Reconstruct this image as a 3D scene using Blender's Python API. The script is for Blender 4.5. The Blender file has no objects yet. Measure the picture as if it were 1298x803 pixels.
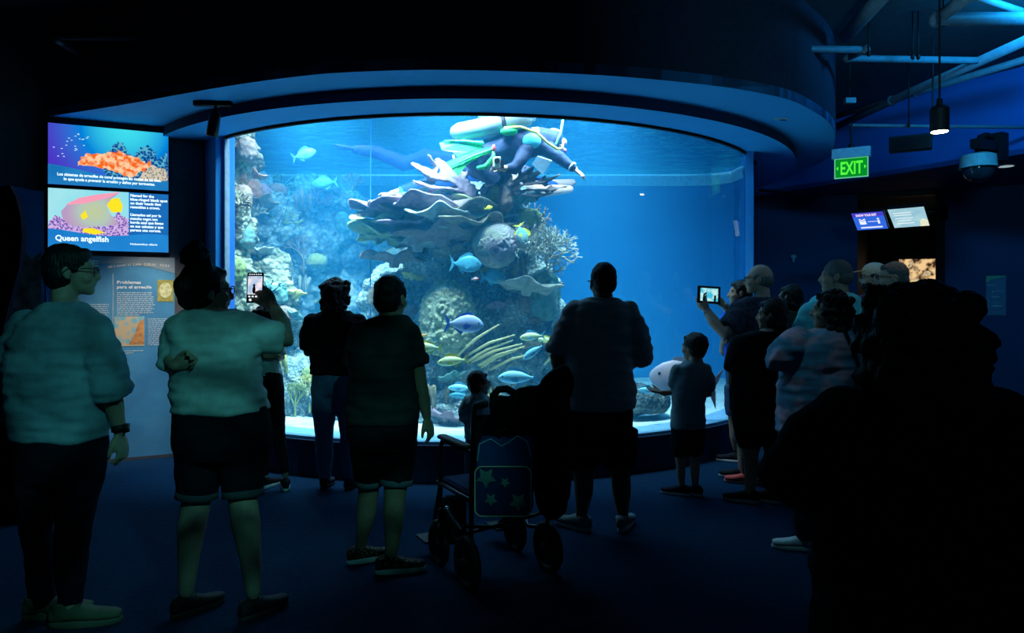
import bpy, bmesh, math, random
from mathutils import Vector, Matrix, noise
from mathutils.bvhtree import BVHTree

# ------------------------------------------------------------------ camera, world, lights
SC = bpy.context.scene
COL = SC.collection
F = 900.0; CX = 649.0; HY = 380.0; EYE = 1.52
cam_d = bpy.data.cameras.new('camera'); cam = bpy.data.objects.new('camera', cam_d)
COL.objects.link(cam)
cam.location = (0, 0, EYE); cam.rotation_euler = (math.pi/2, 0, 0)
cam_d.sensor_width = 36; cam_d.lens = 36*F/1298.0
cam_d.shift_y = -(401.5-HY)/1298.0
cam_d.clip_start = 0.05; cam_d.clip_end = 100
SC.camera = cam
SC.view_settings.view_transform = 'Standard'; SC.view_settings.look = 'None'
SC.view_settings.gamma = 1; SC.view_settings.use_curve_mapping = False
SC.view_settings.exposure = 0.0
SC.cycles.max_bounces = 10; SC.cycles.diffuse_bounces = 4; SC.cycles.glossy_bounces = 4
SC.cycles.transparent_max_bounces = 24; SC.cycles.volume_bounces = 1
SC.cycles.sample_clamp_indirect = 4.0
SC.cycles.use_denoising = True
w = bpy.data.worlds.new('world'); SC.world = w; w.use_nodes = True
w.node_tree.nodes['Background'].inputs[0].default_value = (0.05, 0.38, 0.6, 1)
w.node_tree.nodes['Background'].inputs[1].default_value = 0.03

def lamp(name, kind, loc, energy, color, target=None, size=1.0, size_y=None, spot=40, blend=.5, radius=.05, spread=None):
    d = bpy.data.lights.new(name, kind); o = bpy.data.objects.new(name, d); COL.objects.link(o)
    d.energy = energy; d.color = color; o.location = loc
    if kind == 'AREA':
        d.size = size
        if size_y: d.shape = 'RECTANGLE'; d.size_y = size_y
        if spread: d.spread = math.radians(spread)
    elif kind == 'SPOT':
        d.spot_size = math.radians(spot); d.spot_blend = blend; d.shadow_soft_size = radius
    else: d.shadow_soft_size = radius
    if target is not None:
        o.rotation_euler = (Vector(target)-Vector(loc)).to_track_quat('-Z', 'Y').to_euler()
    return o

TB = (0.1, 0.58, 1.0)
# lamps over the water
lamp('tank_light_front', 'AREA', (0.1, 7.2, 3.98), 90, (0.35, 0.76, 1.0), (0.2, 7.5, 0), 3.4, 1.2)
lamp('tank_light_back', 'AREA', (-0.3, 9.3, 3.98), 205, TB, (-0.3, 10.3, 1.5), 5.5, 1.6)
lamp('tank_light_left', 'AREA', (-2.4, 7.5, 3.98), 75, (0.5, 0.8, 1.0), (-2.8, 8.4, 1.0), 1.2, .6)
# unseen floods added behind the window lip to brighten the reef faces
for x_, y_, e_ in ((-1.9, 6.75, 95), (-0.6, 6.35, 110), (0.7, 6.5, 75)):
    lamp('reef_fill_light', 'AREA', (x_, y_, 3.85), e_*1.15, (0.45, 0.76, 1.0), (x_*1.05, 7.9, 0.6), .8, .4, spread=85)
# ripple projector behind the camera, then unseen fill lamps added for the right side
rip = lamp('ripple_projector', 'SPOT', (1.0, -0.6, 3.7), 190, (0.09, 0.66, 0.66), (-1.35, 3.4, 0.9), spot=33, blend=.8, radius=.02)
rip.data.use_nodes = True; nt = rip.data.node_tree
tcn = nt.nodes.new('ShaderNodeTexCoord'); nzn = nt.nodes.new('ShaderNodeTexNoise'); nzn.inputs['Scale'].default_value = 9; nzn.inputs['Detail'].default_value = 2; nzn.inputs['Distortion'].default_value = 1.5
crn = nt.nodes.new('ShaderNodeMapRange'); crn.inputs['From Min'].default_value = .38; crn.inputs['From Max'].default_value = .66; crn.inputs['To Min'].default_value = .08; crn.inputs['To Max'].default_value = 2.3
mpn = nt.nodes.new('ShaderNodeMapping'); mpn.inputs['Scale'].default_value = (1, 1, 2.2)
nt.links.new(tcn.outputs['Normal'], mpn.inputs['Vector']); nt.links.new(mpn.outputs['Vector'], nzn.inputs['Vector']); nt.links.new(nzn.outputs['Fac'], crn.inputs['Value']); nt.links.new(crn.outputs[0], nt.nodes['Emission'].inputs['Strength'])
lamp('blue_wall_fill', 'AREA', (4.3, 5.3, 3.9), 48, (0.01, 0.42, 1.0), (4.9, 9.0, 3.5), .5, .3)  # added out of view to brighten the blue upper wall
lamp('right_fill_spot', 'SPOT', (0.75, 3.3, 3.9), 40, (0.25, 0.75, 1.0), (1.75, 4.25, 0.2), spot=30, blend=.8, radius=.05)
lamp('pipe_fill_light', 'AREA', (2.2, 2.4, 2.7), 13, (0.16, 0.55, 0.8), (4.3, 6.8, 4.2), .5, .5, spread=110)  # added in mid-air to brighten the ceiling pipes

# ------------------------------------------------------------------ helpers
def W(px, py, Y):
    return Vector(((px-CX)/F*Y, Y, EYE+(HY-py)/F*Y))

def tag(o, label=None, cat=None, group=None, kind=None):
    if label: o['label'] = label
    if cat: o['category'] = cat
    if group: o['group'] = group
    if kind: o['kind'] = kind
    return o

def empty(name, loc=(0, 0, 0), label=None, cat=None, group=None, rz=0):
    o = bpy.data.objects.new(name, None); COL.objects.link(o)
    o.location = loc; o.rotation_euler = (0, 0, rz); o.empty_display_size = .1
    return tag(o, label, cat, group)

def link(name, me, mats=None, parent=None, smooth=True):
    o = bpy.data.objects.new(name, me); COL.objects.link(o)
    if mats is not None:
        for m in (mats if isinstance(mats, (list, tuple)) else [mats]): me.materials.append(m)
    if smooth and len(me.polygons): me.polygons.foreach_set('use_smooth', [True]*len(me.polygons))
    if parent is not None:
        o.parent = parent
        bpy_inv(o, parent)
    return o

def world_of(p):
    m = Matrix.LocRotScale(p.location, p.rotation_euler, p.scale)
    if p.parent is not None:
        return world_of(p.parent) @ p.matrix_parent_inverse @ m
    return m

def bpy_inv(o, parent):
    o.matrix_parent_inverse = world_of(parent).inverted()

class MB:
    def __init__(self): self.v = []; self.f = []; self.mi = []
    def add(self, vs, fs, m=0):
        n = len(self.v); self.v += [tuple(v) for v in vs]
        self.f += [tuple(i+n for i in f) for f in fs]; self.mi += [m]*len(fs)
        return self
    def mesh(self, name='mesh'):
        me = bpy.data.meshes.new(name); me.from_pydata(self.v, [], self.f)
        if any(self.mi): me.polygons.foreach_set('material_index', self.mi)
        me.update(); return me
    def build(self, name, mats=None, parent=None, smooth=False):
        return link(name, self.mesh(name), mats, parent, smooth)
    # primitives
    def box(self, c, s, T=None, m=0):
        x, y, z = [q/2 for q in s]; c = Vector(c)
        vs = [c+Vector((a*x, b*y, d*z)) for a in (-1, 1) for b in (-1, 1) for d in (-1, 1)]
        if T is not None: vs = [T @ v for v in vs]
        return self.add(vs, [(0,1,3,2),(4,6,7,5),(0,4,5,1),(2,3,7,6),(0,2,6,4),(1,5,7,3)], m)
    def ell(self, c, r, T=None, nu=20, nv=12, m=0):
        c = Vector(c); vs = []; fs = []
        vs.append(c+Vector((0, 0, r[2])))
        for j in range(1, nv):
            t = math.pi*j/nv
            for i in range(nu):
                a = 2*math.pi*i/nu
                vs.append(c+Vector((r[0]*math.sin(t)*math.cos(a), r[1]*math.sin(t)*math.sin(a), r[2]*math.cos(t))))
        vs.append(c+Vector((0, 0, -r[2]))); last = len(vs)-1
        for i in range(nu):
            k = (i+1) % nu
            fs.append((0, 1+i, 1+k))
            for j in range(nv-2):
                a = 1+j*nu
                fs.append((a+i, a+nu+i, a+nu+k, a+k))
            a = 1+(nv-2)*nu
            fs.append((a+i, last, a+k))
        if T is not None: vs = [T @ v for v in vs]
        return self.add(vs, fs, m)
    def loft(self, rings, m=0, cap=True):
        n = len(rings[0]); vs = []; fs = []
        for r in rings: vs += list(r)
        for j in range(len(rings)-1):
            for i in range(n):
                k = (i+1) % n
                fs.append((j*n+i, j*n+k, (j+1)*n+k, (j+1)*n+i))
        if cap:
            fs.append(tuple(range(n-1, -1, -1))); b = (len(rings)-1)*n
            fs.append(tuple(b+i for i in range(n)))
        return self.add(vs, fs, m)
    def tube(self, pts, rad, n=12, T=None, round_=True, flat=1.0, up=None, m=0):
        P = [Vector(p) for p in pts]
        if isinstance(rad, (int, float)): rad = [rad]*len(P)
        R = list(rad)
        if round_:
            d0 = (P[0]-P[1]).normalized(); d1 = (P[-1]-P[-2]).normalized()
            a0, a1 = R[0], R[-1]; p0, p1 = P[0], P[-1]
            P = [p0+d0*a0*.98, p0+d0*a0*.75]+P+[p1+d1*a1*.75, p1+d1*a1*.98]
            R = [a0*.2, a0*.66]+R+[a1*.66, a1*.2]
        rings = []; prev = None
        for i, p in enumerate(P):
            if i == 0: t = P[1]-P[0]
            elif i == len(P)-1: t = P[-1]-P[-2]
            else: t = (P[i+1]-P[i]).normalized()+(P[i]-P[i-1]).normalized()
            t = t.normalized() if t.length > 1e-9 else Vector((0, 0, 1))
            if prev is None:
                u = Vector(up) if up is not None else (Vector((0, 0, 1)) if abs(t.z) < .9 else Vector((0, 1, 0)))
            else: u = prev
            u = (u-t*u.dot(t))
            if u.length < 1e-6: u = t.orthogonal()
            u.normalize(); prev = u; v = t.cross(u)
            rings.append([p+v*(R[i]*math.cos(2*math.pi*k/n))+u*(R[i]*flat*math.sin(2*math.pi*k/n)) for k in range(n)])
        if T is not None: rings = [[T @ q for q in r] for r in rings]
        return self.loft(rings, m)
    def poly(self, pts, off, T=None, m=0):
        """closed outline extruded by vector off"""
        n = len(pts); off = Vector(off); a = [Vector(p) for p in pts]; b = [p+off for p in a]
        if T is not None: a = [T @ p for p in a]; b = [T @ p for p in b]
        fs = [tuple(range(n)), tuple(range(2*n-1, n-1, -1))]+[(i, n+i, n+(i+1) % n, (i+1) % n) for i in range(n)]
        return self.add(a+b, fs, m)

def fix_normals(me):
    bm = bmesh.new(); bm.from_mesh(me); bmesh.ops.recalc_face_normals(bm, faces=bm.faces); bm.to_mesh(me); bm.free()

def organic(name, mb, voxel, mats=None, parent=None, smooth=3, disp=None):
    """union of the closed shapes of mb as one continuous surface"""
    me = mb.mesh(name); fix_normals(me)
    o = bpy.data.objects.new('tmp', me); COL.objects.link(o)
    r = o.modifiers.new('r', 'REMESH'); r.mode = 'VOXEL'; r.voxel_size = voxel; r.use_smooth_shade = True
    if smooth:
        s = o.modifiers.new('s', 'SMOOTH'); s.iterations = smooth; s.factor = .5
    dg = bpy.context.evaluated_depsgraph_get(); dg.update()
    new = bpy.data.meshes.new_from_object(o.evaluated_get(dg), depsgraph=dg)
    bpy.data.objects.remove(o); bpy.data.meshes.remove(me)
    new.name = name; new.materials.clear()
    if disp:
        nv = len(new.vertices); co = [0.0]*(nv*3); no = [0.0]*(nv*3)
        new.vertices.foreach_get('co', co); new.vertices.foreach_get('normal', no)
        for i in range(nv):
            p = Vector(co[3*i:3*i+3]); nn = Vector(no[3*i:3*i+3]); q = p+nn*disp(p)
            co[3*i:3*i+3] = q
        new.vertices.foreach_set('co', co); new.update()
    return link(name, new, mats, parent)

def nz(s, a, seed=0.0, oct=3, stretch=(1, 1, 1)):
    off = Vector((seed*7.3, seed*3.1, seed*11.7)); st = Vector(stretch)
    return lambda p: a*noise.fractal(Vector((p.x*st.x, p.y*st.y, p.z*st.z))*s+off, 1.0, 2.0, oct)

# ------------------------------------------------------------------ materials
def mat(name, col, rough=.7, metal=0, col2=None, scale=20, bump=0, bscale=60, emit=None, estr=1, spec=.3, voro=False, detail=4, sheen=0, lo=.35, hi=.65, stretch=None):
    m = bpy.data.materials.new(name); m.use_nodes = True; nt = m.node_tree; N = nt.nodes; L = nt.links
    b = N['Principled BSDF']
    b.inputs['Base Color'].default_value = (*col, 1); b.inputs['Roughness'].default_value = rough
    b.inputs['Metallic'].default_value = metal; b.inputs['Specular IOR Level'].default_value = spec
    if sheen: b.inputs['Sheen Weight'].default_value = sheen
    tc = N.new('ShaderNodeTexCoord'); src = tc.outputs['Object']
    if stretch:
        mp = N.new('ShaderNodeMapping'); mp.inputs['Scale'].default_value = stretch; L.new(src, mp.inputs['Vector']); src = mp.outputs['Vector']
    if col2 is None: col2 = tuple(c*.8 for c in col)
    t = N.new('ShaderNodeTexVoronoi' if voro else 'ShaderNodeTexNoise'); t.inputs['Scale'].default_value = scale
    if not voro: t.inputs['Detail'].default_value = detail
    L.new(src, t.inputs['Vector'])
    cr = N.new('ShaderNodeValToRGB'); cr.color_ramp.elements[0].position = lo; cr.color_ramp.elements[1].position = hi
    cr.color_ramp.elements[0].color = (*col, 1); cr.color_ramp.elements[1].color = (*col2, 1)
    L.new(t.outputs['Distance' if voro else 'Fac'], cr.inputs['Fac']); L.new(cr.outputs['Color'], b.inputs['Base Color'])
    if bump:
        n2 = N.new('ShaderNodeTexVoronoi' if voro else 'ShaderNodeTexNoise'); n2.inputs['Scale'].default_value = bscale
        L.new(src, n2.inputs['Vector'])
        bp = N.new('ShaderNodeBump'); bp.inputs['Strength'].default_value = min(1, bump); bp.inputs['Distance'].default_value = .01*max(1, bump)
        L.new(n2.outputs['Distance' if voro else 'Fac'], bp.inputs['Height']); L.new(bp.outputs['Normal'], b.inputs['Normal'])
    if emit:
        b.inputs['Emission Color'].default_value = (*emit, 1); b.inputs['Emission Strength'].default_value = estr
    return m

def emat(name, col, strength=1.0, col2=None, scale=5, lo=.3, hi=.7, voro=False):
    """something that shines: a display pixel area, a lamp face"""
    m = bpy.data.materials.new(name); m.use_nodes = True; nt = m.node_tree; N = nt.nodes; L = nt.links
    b = N['Principled BSDF']; b.inputs['Base Color'].default_value = (.01, .01, .01, 1); b.inputs['Roughness'].default_value = .3
    b.inputs['Emission Color'].default_value = (*col, 1); b.inputs['Emission Strength'].default_value = strength
    if col2:
        tc = N.new('ShaderNodeTexCoord')
        t = N.new('ShaderNodeTexVoronoi' if voro else 'ShaderNodeTexNoise'); t.inputs['Scale'].default_value = scale
        L.new(tc.outputs['Object'], t.inputs['Vector'])
        cr = N.new('ShaderNodeValToRGB'); cr.color_ramp.elements[0].position = lo; cr.color_ramp.elements[1].position = hi
        cr.color_ramp.elements[0].color = (*col, 1); cr.color_ramp.elements[1].color = (*col2, 1)
        L.new(t.outputs['Distance' if voro else 'Fac'], cr.inputs['Fac']); L.new(cr.outputs['Color'], b.inputs['Emission Color'])
    return m

def text_mb(mb, s, size, T, width=None, bold=.0, m=0, ext=.001):
    cu = bpy.data.curves.new('txt', 'FONT'); cu.body = s; cu.size = size; cu.offset = bold; cu.extrude = ext
    cu.resolution_u = 3
    o = bpy.data.objects.new('txt', cu); COL.objects.link(o)
    dg = bpy.context.evaluated_depsgraph_get(); dg.update()
    me = bpy.data.meshes.new_from_object(o.evaluated_get(dg), depsgraph=dg)
    bpy.data.objects.remove(o)
    xs = [v.co.x for v in me.vertices]; k = 1.0
    if width and xs: k = width/max(1e-6, max(xs))
    vs = [T @ Vector((v.co.x*k, v.co.y, v.co.z)) for v in me.vertices]
    mb.add(vs, [tuple(p.vertices) for p in me.polygons], m)
    bpy.data.meshes.remove(me)
    return (max(xs)*k if xs else 0)

# ------------------------------------------------------------------ room
M = {}
M['floor'] = mat('floor_carpet', (.006, .030, .070), .9, col2=(.0045, .021, .05), scale=30, bump=.5, bscale=180, spec=.03)
M['bulk'] = mat('bulkhead_paint', (.02, .035, .07), .8)
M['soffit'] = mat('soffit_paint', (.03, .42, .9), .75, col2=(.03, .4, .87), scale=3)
M['ringshade'] = mat('ring_face_shade', (.012, .03, .08), .8)  # face turned from the tank's light, its shade put into the colour
M['bluepaint'] = mat('blue_wall_paint', (.02, .16, .55), .8, col2=(.018, .15, .5), scale=2)
M['navypaint'] = mat('navy_wall_paint', (.035, .075, .17), .8, col2=(.03, .07, .16), scale=2)
M['greywall'] = mat('grey_wall_paint', (.08, .09, .11), .8)
M['ceil'] = mat('ceiling_deck_paint', (.07, .1, .13), .9)
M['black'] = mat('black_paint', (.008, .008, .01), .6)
M['blackmetal'] = mat('black_metal', (.015, .015, .018), .35, metal=.6)
M['base'] = mat('tank_base_laminate', (.012, .03, .075), .5)
M['pipe'] = mat('painted_pipe', (.18, .24, .3), .5, bump=.1)
M['steel'] = mat('steel', (.5, .5, .52), .3, metal=1)

CC = Vector((-.45, 9.46)); RG = 3.5
Z0 = 3.087; Z1 = 3.18; ZC = 4.08
def ang(px, R=RG):   # angle on the circle of radius R hit first by the ray through px
    k = (px-CX)/F; a = 1+k*k; b = 2*(k*(-CC.x)-CC.y); c = CC.x**2+CC.y**2-R*R
    D = b*b-4*a*c
    Y = (-b-math.sqrt(max(D, 0)))/(2*a)
    return math.atan2(Y-CC.y, k*Y-CC.x)
def arc(R, a0, a1, n):
    return [Vector((CC.x+R*math.cos(a0+(a1-a0)*i/n), CC.y+R*math.sin(a0+(a1-a0)*i/n))) for i in range(n+1)]
AL = ang(285); AR = ang(944)
glass_arc = arc(RG, AL, AR, 96)
A0 = Vector((-4.2, 6.44)); WD = Vector((1.04, .51)).normalized(); WN = Vector((WD.y, -WD.x))
def wl(u, z, off=0):   # point on the left sign wall
    p = A0+WD*u+WN*off
    return Vector((p.x, p.y, z))
def wall_u(px):
    k = (px-CX)/F   # k*(A.y+WD.y u) = A.x+WD.x u
    return (k*A0.y-A0.x)/(WD.x-k*WD.y)
def wall_pt(px, py, off=0):
    u = wall_u(px); Y = A0.y+WD.y*u
    return u, EYE+(HY-py)/F*Y

def strip(name, plan, z0, z1, m, thick=.0, kind='structure', parent=None, out=None):
    mb = MB()
    if thick:
        n = len(plan); inner = []
        for i, p in enumerate(plan):
            a = plan[max(i-1, 0)]; b = plan[min(i+1, n-1)]; d = (b-a).normalized(); nn = Vector((-d.y, d.x))
            inner.append(p+nn*thick)
        rings = [[Vector((p.x, p.y, z0)), Vector((p.x, p.y, z1)), Vector((q.x, q.y, z1)), Vector((q.x, q.y, z0))] for p, q in zip(plan, inner)]
        mb.loft(rings)
    else:
        vs = [(p.x, p.y, z) for p in plan for z in (z0, z1)]
        mb.add(vs, [(2*i, 2*i+2, 2*i+3, 2*i+1) for i in range(len(plan)-1)])
    o = mb.build(name, m, parent); fix_normals(o.data)
    if kind: o['kind'] = kind
    return o

o = MB().box((0.5, 5.5, -.05), (18, 17, .1)).build('floor', M['floor']); tag(o, kind='structure')
o = MB().box((0.5, 6, ZC+.05), (18, 16, .1)).build('ceiling', M['ceil']); tag(o, kind='structure')
# left wall with the displays
o = MB().poly([wl(-3.5, 0), wl(1.28, 0), wl(1.28, ZC), wl(-3.5, ZC)], (-WN.x*.15, -WN.y*.15, 0)).build('wall_left', M['greywall']); tag(o, kind='structure')
# pillar between the sign and the tank
o = MB().poly([wl(1.28, 0, .02), wl(1.55, 0, .02), wl(1.55, ZC, .02), wl(1.28, ZC, .02)], (-WN.x*.3, -WN.y*.3, 0)).build('wall_pillar', M['black']); tag(o, kind='structure')
# blue painted curved wall left of the window
strip('wall_tank_left', arc(RG+.02, AL-.42, AL, 16), 0, Z0+.02, M['bluepaint'], thick=.12)
# back and right walls
RW = [Vector((2.7, 12.0)), Vector((5.24, 10.77)), Vector((6.17, 10.32)), Vector((8.6, 9.14))]
def seg_wall(name, a, b, z0, z1, m, t=.15):
    d = (b-a).normalized(); n = Vector((-d.y, d.x))*t
    o = MB().poly([(a.x, a.y, z0), (b.x, b.y, z0), (b.x, b.y, z1), (a.x, a.y, z1)], (n.x, n.y, 0)).build(name, m); fix_normals(o.data)
    return tag(o, kind='structure')
ZS = 3.12
seg_wall('wall_right', RW[0], RW[1], 0, ZS+.1, M['navypaint'])
seg_wall('wall_right', RW[2], RW[3], 0, ZS+.1, M['navypaint'])
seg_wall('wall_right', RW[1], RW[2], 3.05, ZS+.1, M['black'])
# corridor behind the doorway
dn = Vector((-(RW[2]-RW[1]).y, (RW[2]-RW[1]).x)).normalized()
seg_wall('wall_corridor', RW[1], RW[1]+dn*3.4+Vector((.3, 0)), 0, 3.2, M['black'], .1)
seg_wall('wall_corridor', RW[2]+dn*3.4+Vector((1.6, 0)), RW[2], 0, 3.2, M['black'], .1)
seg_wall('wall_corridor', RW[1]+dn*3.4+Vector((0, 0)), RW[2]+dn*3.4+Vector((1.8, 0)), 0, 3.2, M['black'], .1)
# blue bulkhead over the right wall and its soffit
BW = [Vector((2.95, 12.3)), Vector((3.65, 11.1)), Vector((5.6, 7.8)), Vector((7.0, 5.43))]
seg_wall('wall_upper_right', BW[0], BW[3], ZS, ZC, M['bluepaint'], .1)
mb = MB(); mb.poly([(BW[0].x, BW[0].y, ZS-.001), (BW[3].x, BW[3].y, ZS-.001), (9, 6, ZS-.001), (9, 13, ZS-.001)], (0, 0, .06))
o = mb.build('ceiling_soffit_right', mat('soffit_navy', (.03, .09, .2), .8)); fix_normals(o.data); tag(o, kind='structure')
seg_wall('wall_far_right', Vector((7.4, 10.4)), Vector((7.4, -1)), 0, ZC, M['navypaint'])
seg_wall('wall_far_left', Vector((-6.6, -1)), Vector((-6.6, 6)), 0, ZC, M['navypaint'])

# ring over the window: outer soffit, drop ring, inner soffit
outline = [(62, 147.5), (154, 133), (231, 119), (308, 106), (385, 96), (450, 91), (540, 88.5), (639, 90), (740, 94), (823, 100), (916, 110), (975, 120), (1008, 129), (1035, 143), (1052, 156), (1059, 171), (1055, 194), (1032, 210), (990, 223), (948, 227)]
plan = []
for px, py in outline:
    Y = (Z1-EYE)*F/(HY-py); plan.append(Vector(((px-CX)/F*Y, Y)))
def catmull(P, n=6):
    out = []
    for i in range(len(P)-1):
        a = P[max(i-1, 0)]; b = P[i]; c = P[i+1]; d = P[min(i+2, len(P)-1)]
        for k in range(n):
            t = k/n
            out.append(.5*((2*b)+(c-a)*t+(2*a-5*b+4*c-d)*t*t+(3*b-a-3*c+d)*t**3))
    out.append(P[-1]); return out
plan_s = catmull(plan, 6)
strip('wall_bulkhead', plan_s, Z1, ZC, M['bulk'], thick=.004)
RM = 3.93
def clampx(p, off):
    if p.x > 0 and p.y > glass_arc[-1].y:
        T = [glass_arc[-1], Vector((2.95, 8.9)), Vector((3.38, 10.35))]
        for a, b in zip(T[:-1], T[1:]):
            if a.y <= p.y <= b.y: return Vector((max(p.x, a.x+(b.x-a.x)*(p.y-a.y)/(b.y-a.y)+.08+off), p.y))
    return p
inner = [clampx(p, .03) for p in arc(RM-.03, -math.pi*.95, .06, len(plan_s)-1)]
mb = MB(); n = len(plan_s)
rings = [[Vector((p.x, p.y, Z1)), Vector((p.x, p.y, Z1+.08)), Vector((q.x, q.y, Z1+.08)), Vector((q.x, q.y, Z1))] for p, q in zip(plan_s, inner)]
mb.loft(rings); o = mb.build('ceiling_soffit', M['soffit']); fix_normals(o.data); tag(o, kind='structure')
ra = [clampx(p, .05) for p in arc(RM, -math.pi*.98, .1, 120)]; rb = [clampx(p, .015) for p in arc(RG-.02, -math.pi*.98, .1, 120)]
mb = MB(); k = len(ra)
vs = []; fs = []
for p, q in zip(ra, rb):
    vs += [(p.x, p.y, Z1+.06), (p.x, p.y, Z0), (q.x, q.y, Z0), (q.x, q.y, Z1+.06)]
mis = []
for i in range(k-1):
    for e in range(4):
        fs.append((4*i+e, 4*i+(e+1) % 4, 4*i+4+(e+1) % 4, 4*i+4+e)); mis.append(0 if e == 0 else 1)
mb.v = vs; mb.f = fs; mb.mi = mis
o = mb.build('ceiling_ring', [M['ringshade'], M['soffit']]); fix_normals(o.data); tag(o, kind='structure')

# tank: base, sill, side and back walls, glass
strip('trim_1', arc(RG+.1, AL-.4, AR+.55, 100), 0, .31, M['base'], thick=.3)
strip('trim_2', arc(RG+.06, AL-.02, AR+.1, 100), .31, .335, mat('sill_paint', (.25, .5, .7), .4), thick=.3)
strip('trim_3', arc(RG+.012, AL-.02, AL+.006, 3), .33, Z0, mat('window_gasket', (.25, .33, .38), .4), thick=.05)
strip('trim_4', arc(RG+.012, AL, AR+.2, 80), Z0-.022, Z0+.0, M['black'], thick=.03)
PL = glass_arc[0]; PR = glass_arc[-1]
BKL = Vector((-4.75, 11.0)); BKR = Vector((3.58, 11.0))
back = [PR+Vector((.012, .01)), Vector((2.95, 8.9)), Vector((3.38, 10.35)), Vector((3.36, 10.75)), Vector((3.1, 11.02)), Vector((2.6, 11.05)), Vector((-4.4, 11.05)), Vector((-4.6, 10.9)), Vector((-3.2, 7.3)), PL+Vector((-.012, .012))]
backs = back
M['tankwall'] = mat('tank_wall_gelcoat', (.015, .22, .52), .5, col2=(.015, .205, .49), scale=1.5, bump=.05, bscale=8)
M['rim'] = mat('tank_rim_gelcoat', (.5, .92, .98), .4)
strip('wall_tank_back', backs, 0, 4.05, M['tankwall'], thick=-.08)
# pale rim strip under the waterline
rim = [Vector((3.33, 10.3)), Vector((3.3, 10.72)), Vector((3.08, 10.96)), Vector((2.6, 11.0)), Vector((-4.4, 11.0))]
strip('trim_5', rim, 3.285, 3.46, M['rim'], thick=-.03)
mb = MB(); ring = glass_arc+backs; ring = [Vector((p.x, p.y, 4.05)) for p in ring]
mb.poly(ring, (0, 0, .05)); o = mb.build('ceiling_tank', M['black']); fix_normals(o.data); tag(o, kind='structure')
strip('wall_tank_upper', glass_arc, Z0+.0, 4.05, M['tankwall'], thick=-.03)
ZW = 3.45; ZSAND = .30
# glass pane
g = bpy.data.materials.new('acrylic_window'); g.use_nodes = True; nt = g.node_tree; nt.nodes.remove(nt.nodes['Principled BSDF'])
gq = nt.nodes.new('ShaderNodeNewGeometry'); dt = nt.nodes.new('ShaderNodeVectorMath'); dt.operation = 'DOT_PRODUCT'
nt.links.new(gq.outputs['Incoming'], dt.inputs[0]); nt.links.new(gq.outputs['Normal'], dt.inputs[1])
def mth(nt, op, a, b=None):
    n = nt.nodes.new('ShaderNodeMath'); n.operation = op
    for i, q in enumerate((a, b)):
        if q is None: continue
        if isinstance(q, (int, float)): n.inputs[i].default_value = q
        else: nt.links.new(q, n.inputs[i])
    return n.outputs[0]
fo = mth(nt, 'ADD', mth(nt, 'MULTIPLY', mth(nt, 'POWER', mth(nt, 'SUBTRACT', 1.0, mth(nt, 'ABSOLUTE', dt.outputs['Value'])), 5.0), .9), .065)
tr = nt.nodes.new('ShaderNodeBsdfTransparent'); tr.inputs[0].default_value = (.97, .99, 1, 1)
gl = nt.nodes.new('ShaderNodeBsdfGlossy'); gl.inputs['Roughness'].default_value = .015
mx = nt.nodes.new('ShaderNodeMixShader')
nt.links.new(fo, mx.inputs[0]); nt.links.new(tr.outputs[0], mx.inputs[1]); nt.links.new(gl.outputs[0], mx.inputs[2])
nt.links.new(mx.outputs[0], nt.nodes['Material Output'].inputs['Surface'])
gp = strip('window_1', glass_arc, .33, Z0, g)
gp.data.polygons.foreach_set('use_smooth', [True]*len(gp.data.polygons))
# water body
wm = bpy.data.materials.new('sea_water'); wm.use_nodes = True; nt = wm.node_tree; N = nt.nodes; L = nt.links; N.remove(N['Principled BSDF'])
geo = N.new('ShaderNodeNewGeometry'); sx = N.new('ShaderNodeSeparateXYZ'); L.new(geo.outputs['True Normal'], sx.inputs[0])
ab = N.new('ShaderNodeMath'); ab.operation = 'ABSOLUTE'; L.new(sx.outputs['Z'], ab.inputs[0])
gt = N.new('ShaderNodeMath'); gt.operation = 'GREATER_THAN'; gt.inputs[1].default_value = .7; L.new(ab.outputs[0], gt.inputs[0])
# facing, with ripples, steers how much the surface mirrors
inc = N.new('ShaderNodeVectorMath'); inc.operation = 'DOT_PRODUCT'; L.new(geo.outputs['Incoming'], inc.inputs[0]); L.new(geo.outputs['True Normal'], inc.inputs[1])
a2 = N.new('ShaderNodeMath'); a2.operation = 'ABSOLUTE'; L.new(inc.outputs['Value'], a2.inputs[0])
mr = N.new('ShaderNodeMapRange'); mr.inputs['From Min'].default_value = .45; mr.inputs['From Max'].default_value = .7; mr.inputs['To Min'].default_value = .95; mr.inputs['To Max'].default_value = .03
L.new(a2.outputs[0], mr.inputs['Value'])
mu = N.new('ShaderNodeMath'); mu.operation = 'MULTIPLY'; L.new(mr.outputs[0], mu.inputs[0]); L.new(gt.outputs[0], mu.inputs[1])
tc = N.new('ShaderNodeTexCoord'); n1 = N.new('ShaderNodeTexNoise'); n1.inputs['Scale'].default_value = 4.5; n1.inputs['Detail'].default_value = 4
L.new(tc.outputs['Object'], n1.inputs['Vector'])
bp = N.new('ShaderNodeBump'); bp.inputs['Strength'].default_value = .9; bp.inputs['Distance'].default_value = .14; L.new(n1.outputs['Fac'], bp.inputs['Height'])
tr = N.new('ShaderNodeBsdfTransparent'); gl = N.new('ShaderNodeBsdfGlossy'); gl.inputs['Roughness'].default_value = .06; gl.inputs['Color'].default_value = (.12, .5, .55, 1)
L.new(bp.outputs['Normal'], gl.inputs['Normal'])
mx = N.new('ShaderNodeMixShader'); L.new(mu.outputs[0], mx.inputs[0]); L.new(tr.outputs[0], mx.inputs[1]); L.new(gl.outputs[0], mx.inputs[2])
L.new(mx.outputs[0], N['Material Output'].inputs['Surface'])
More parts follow.
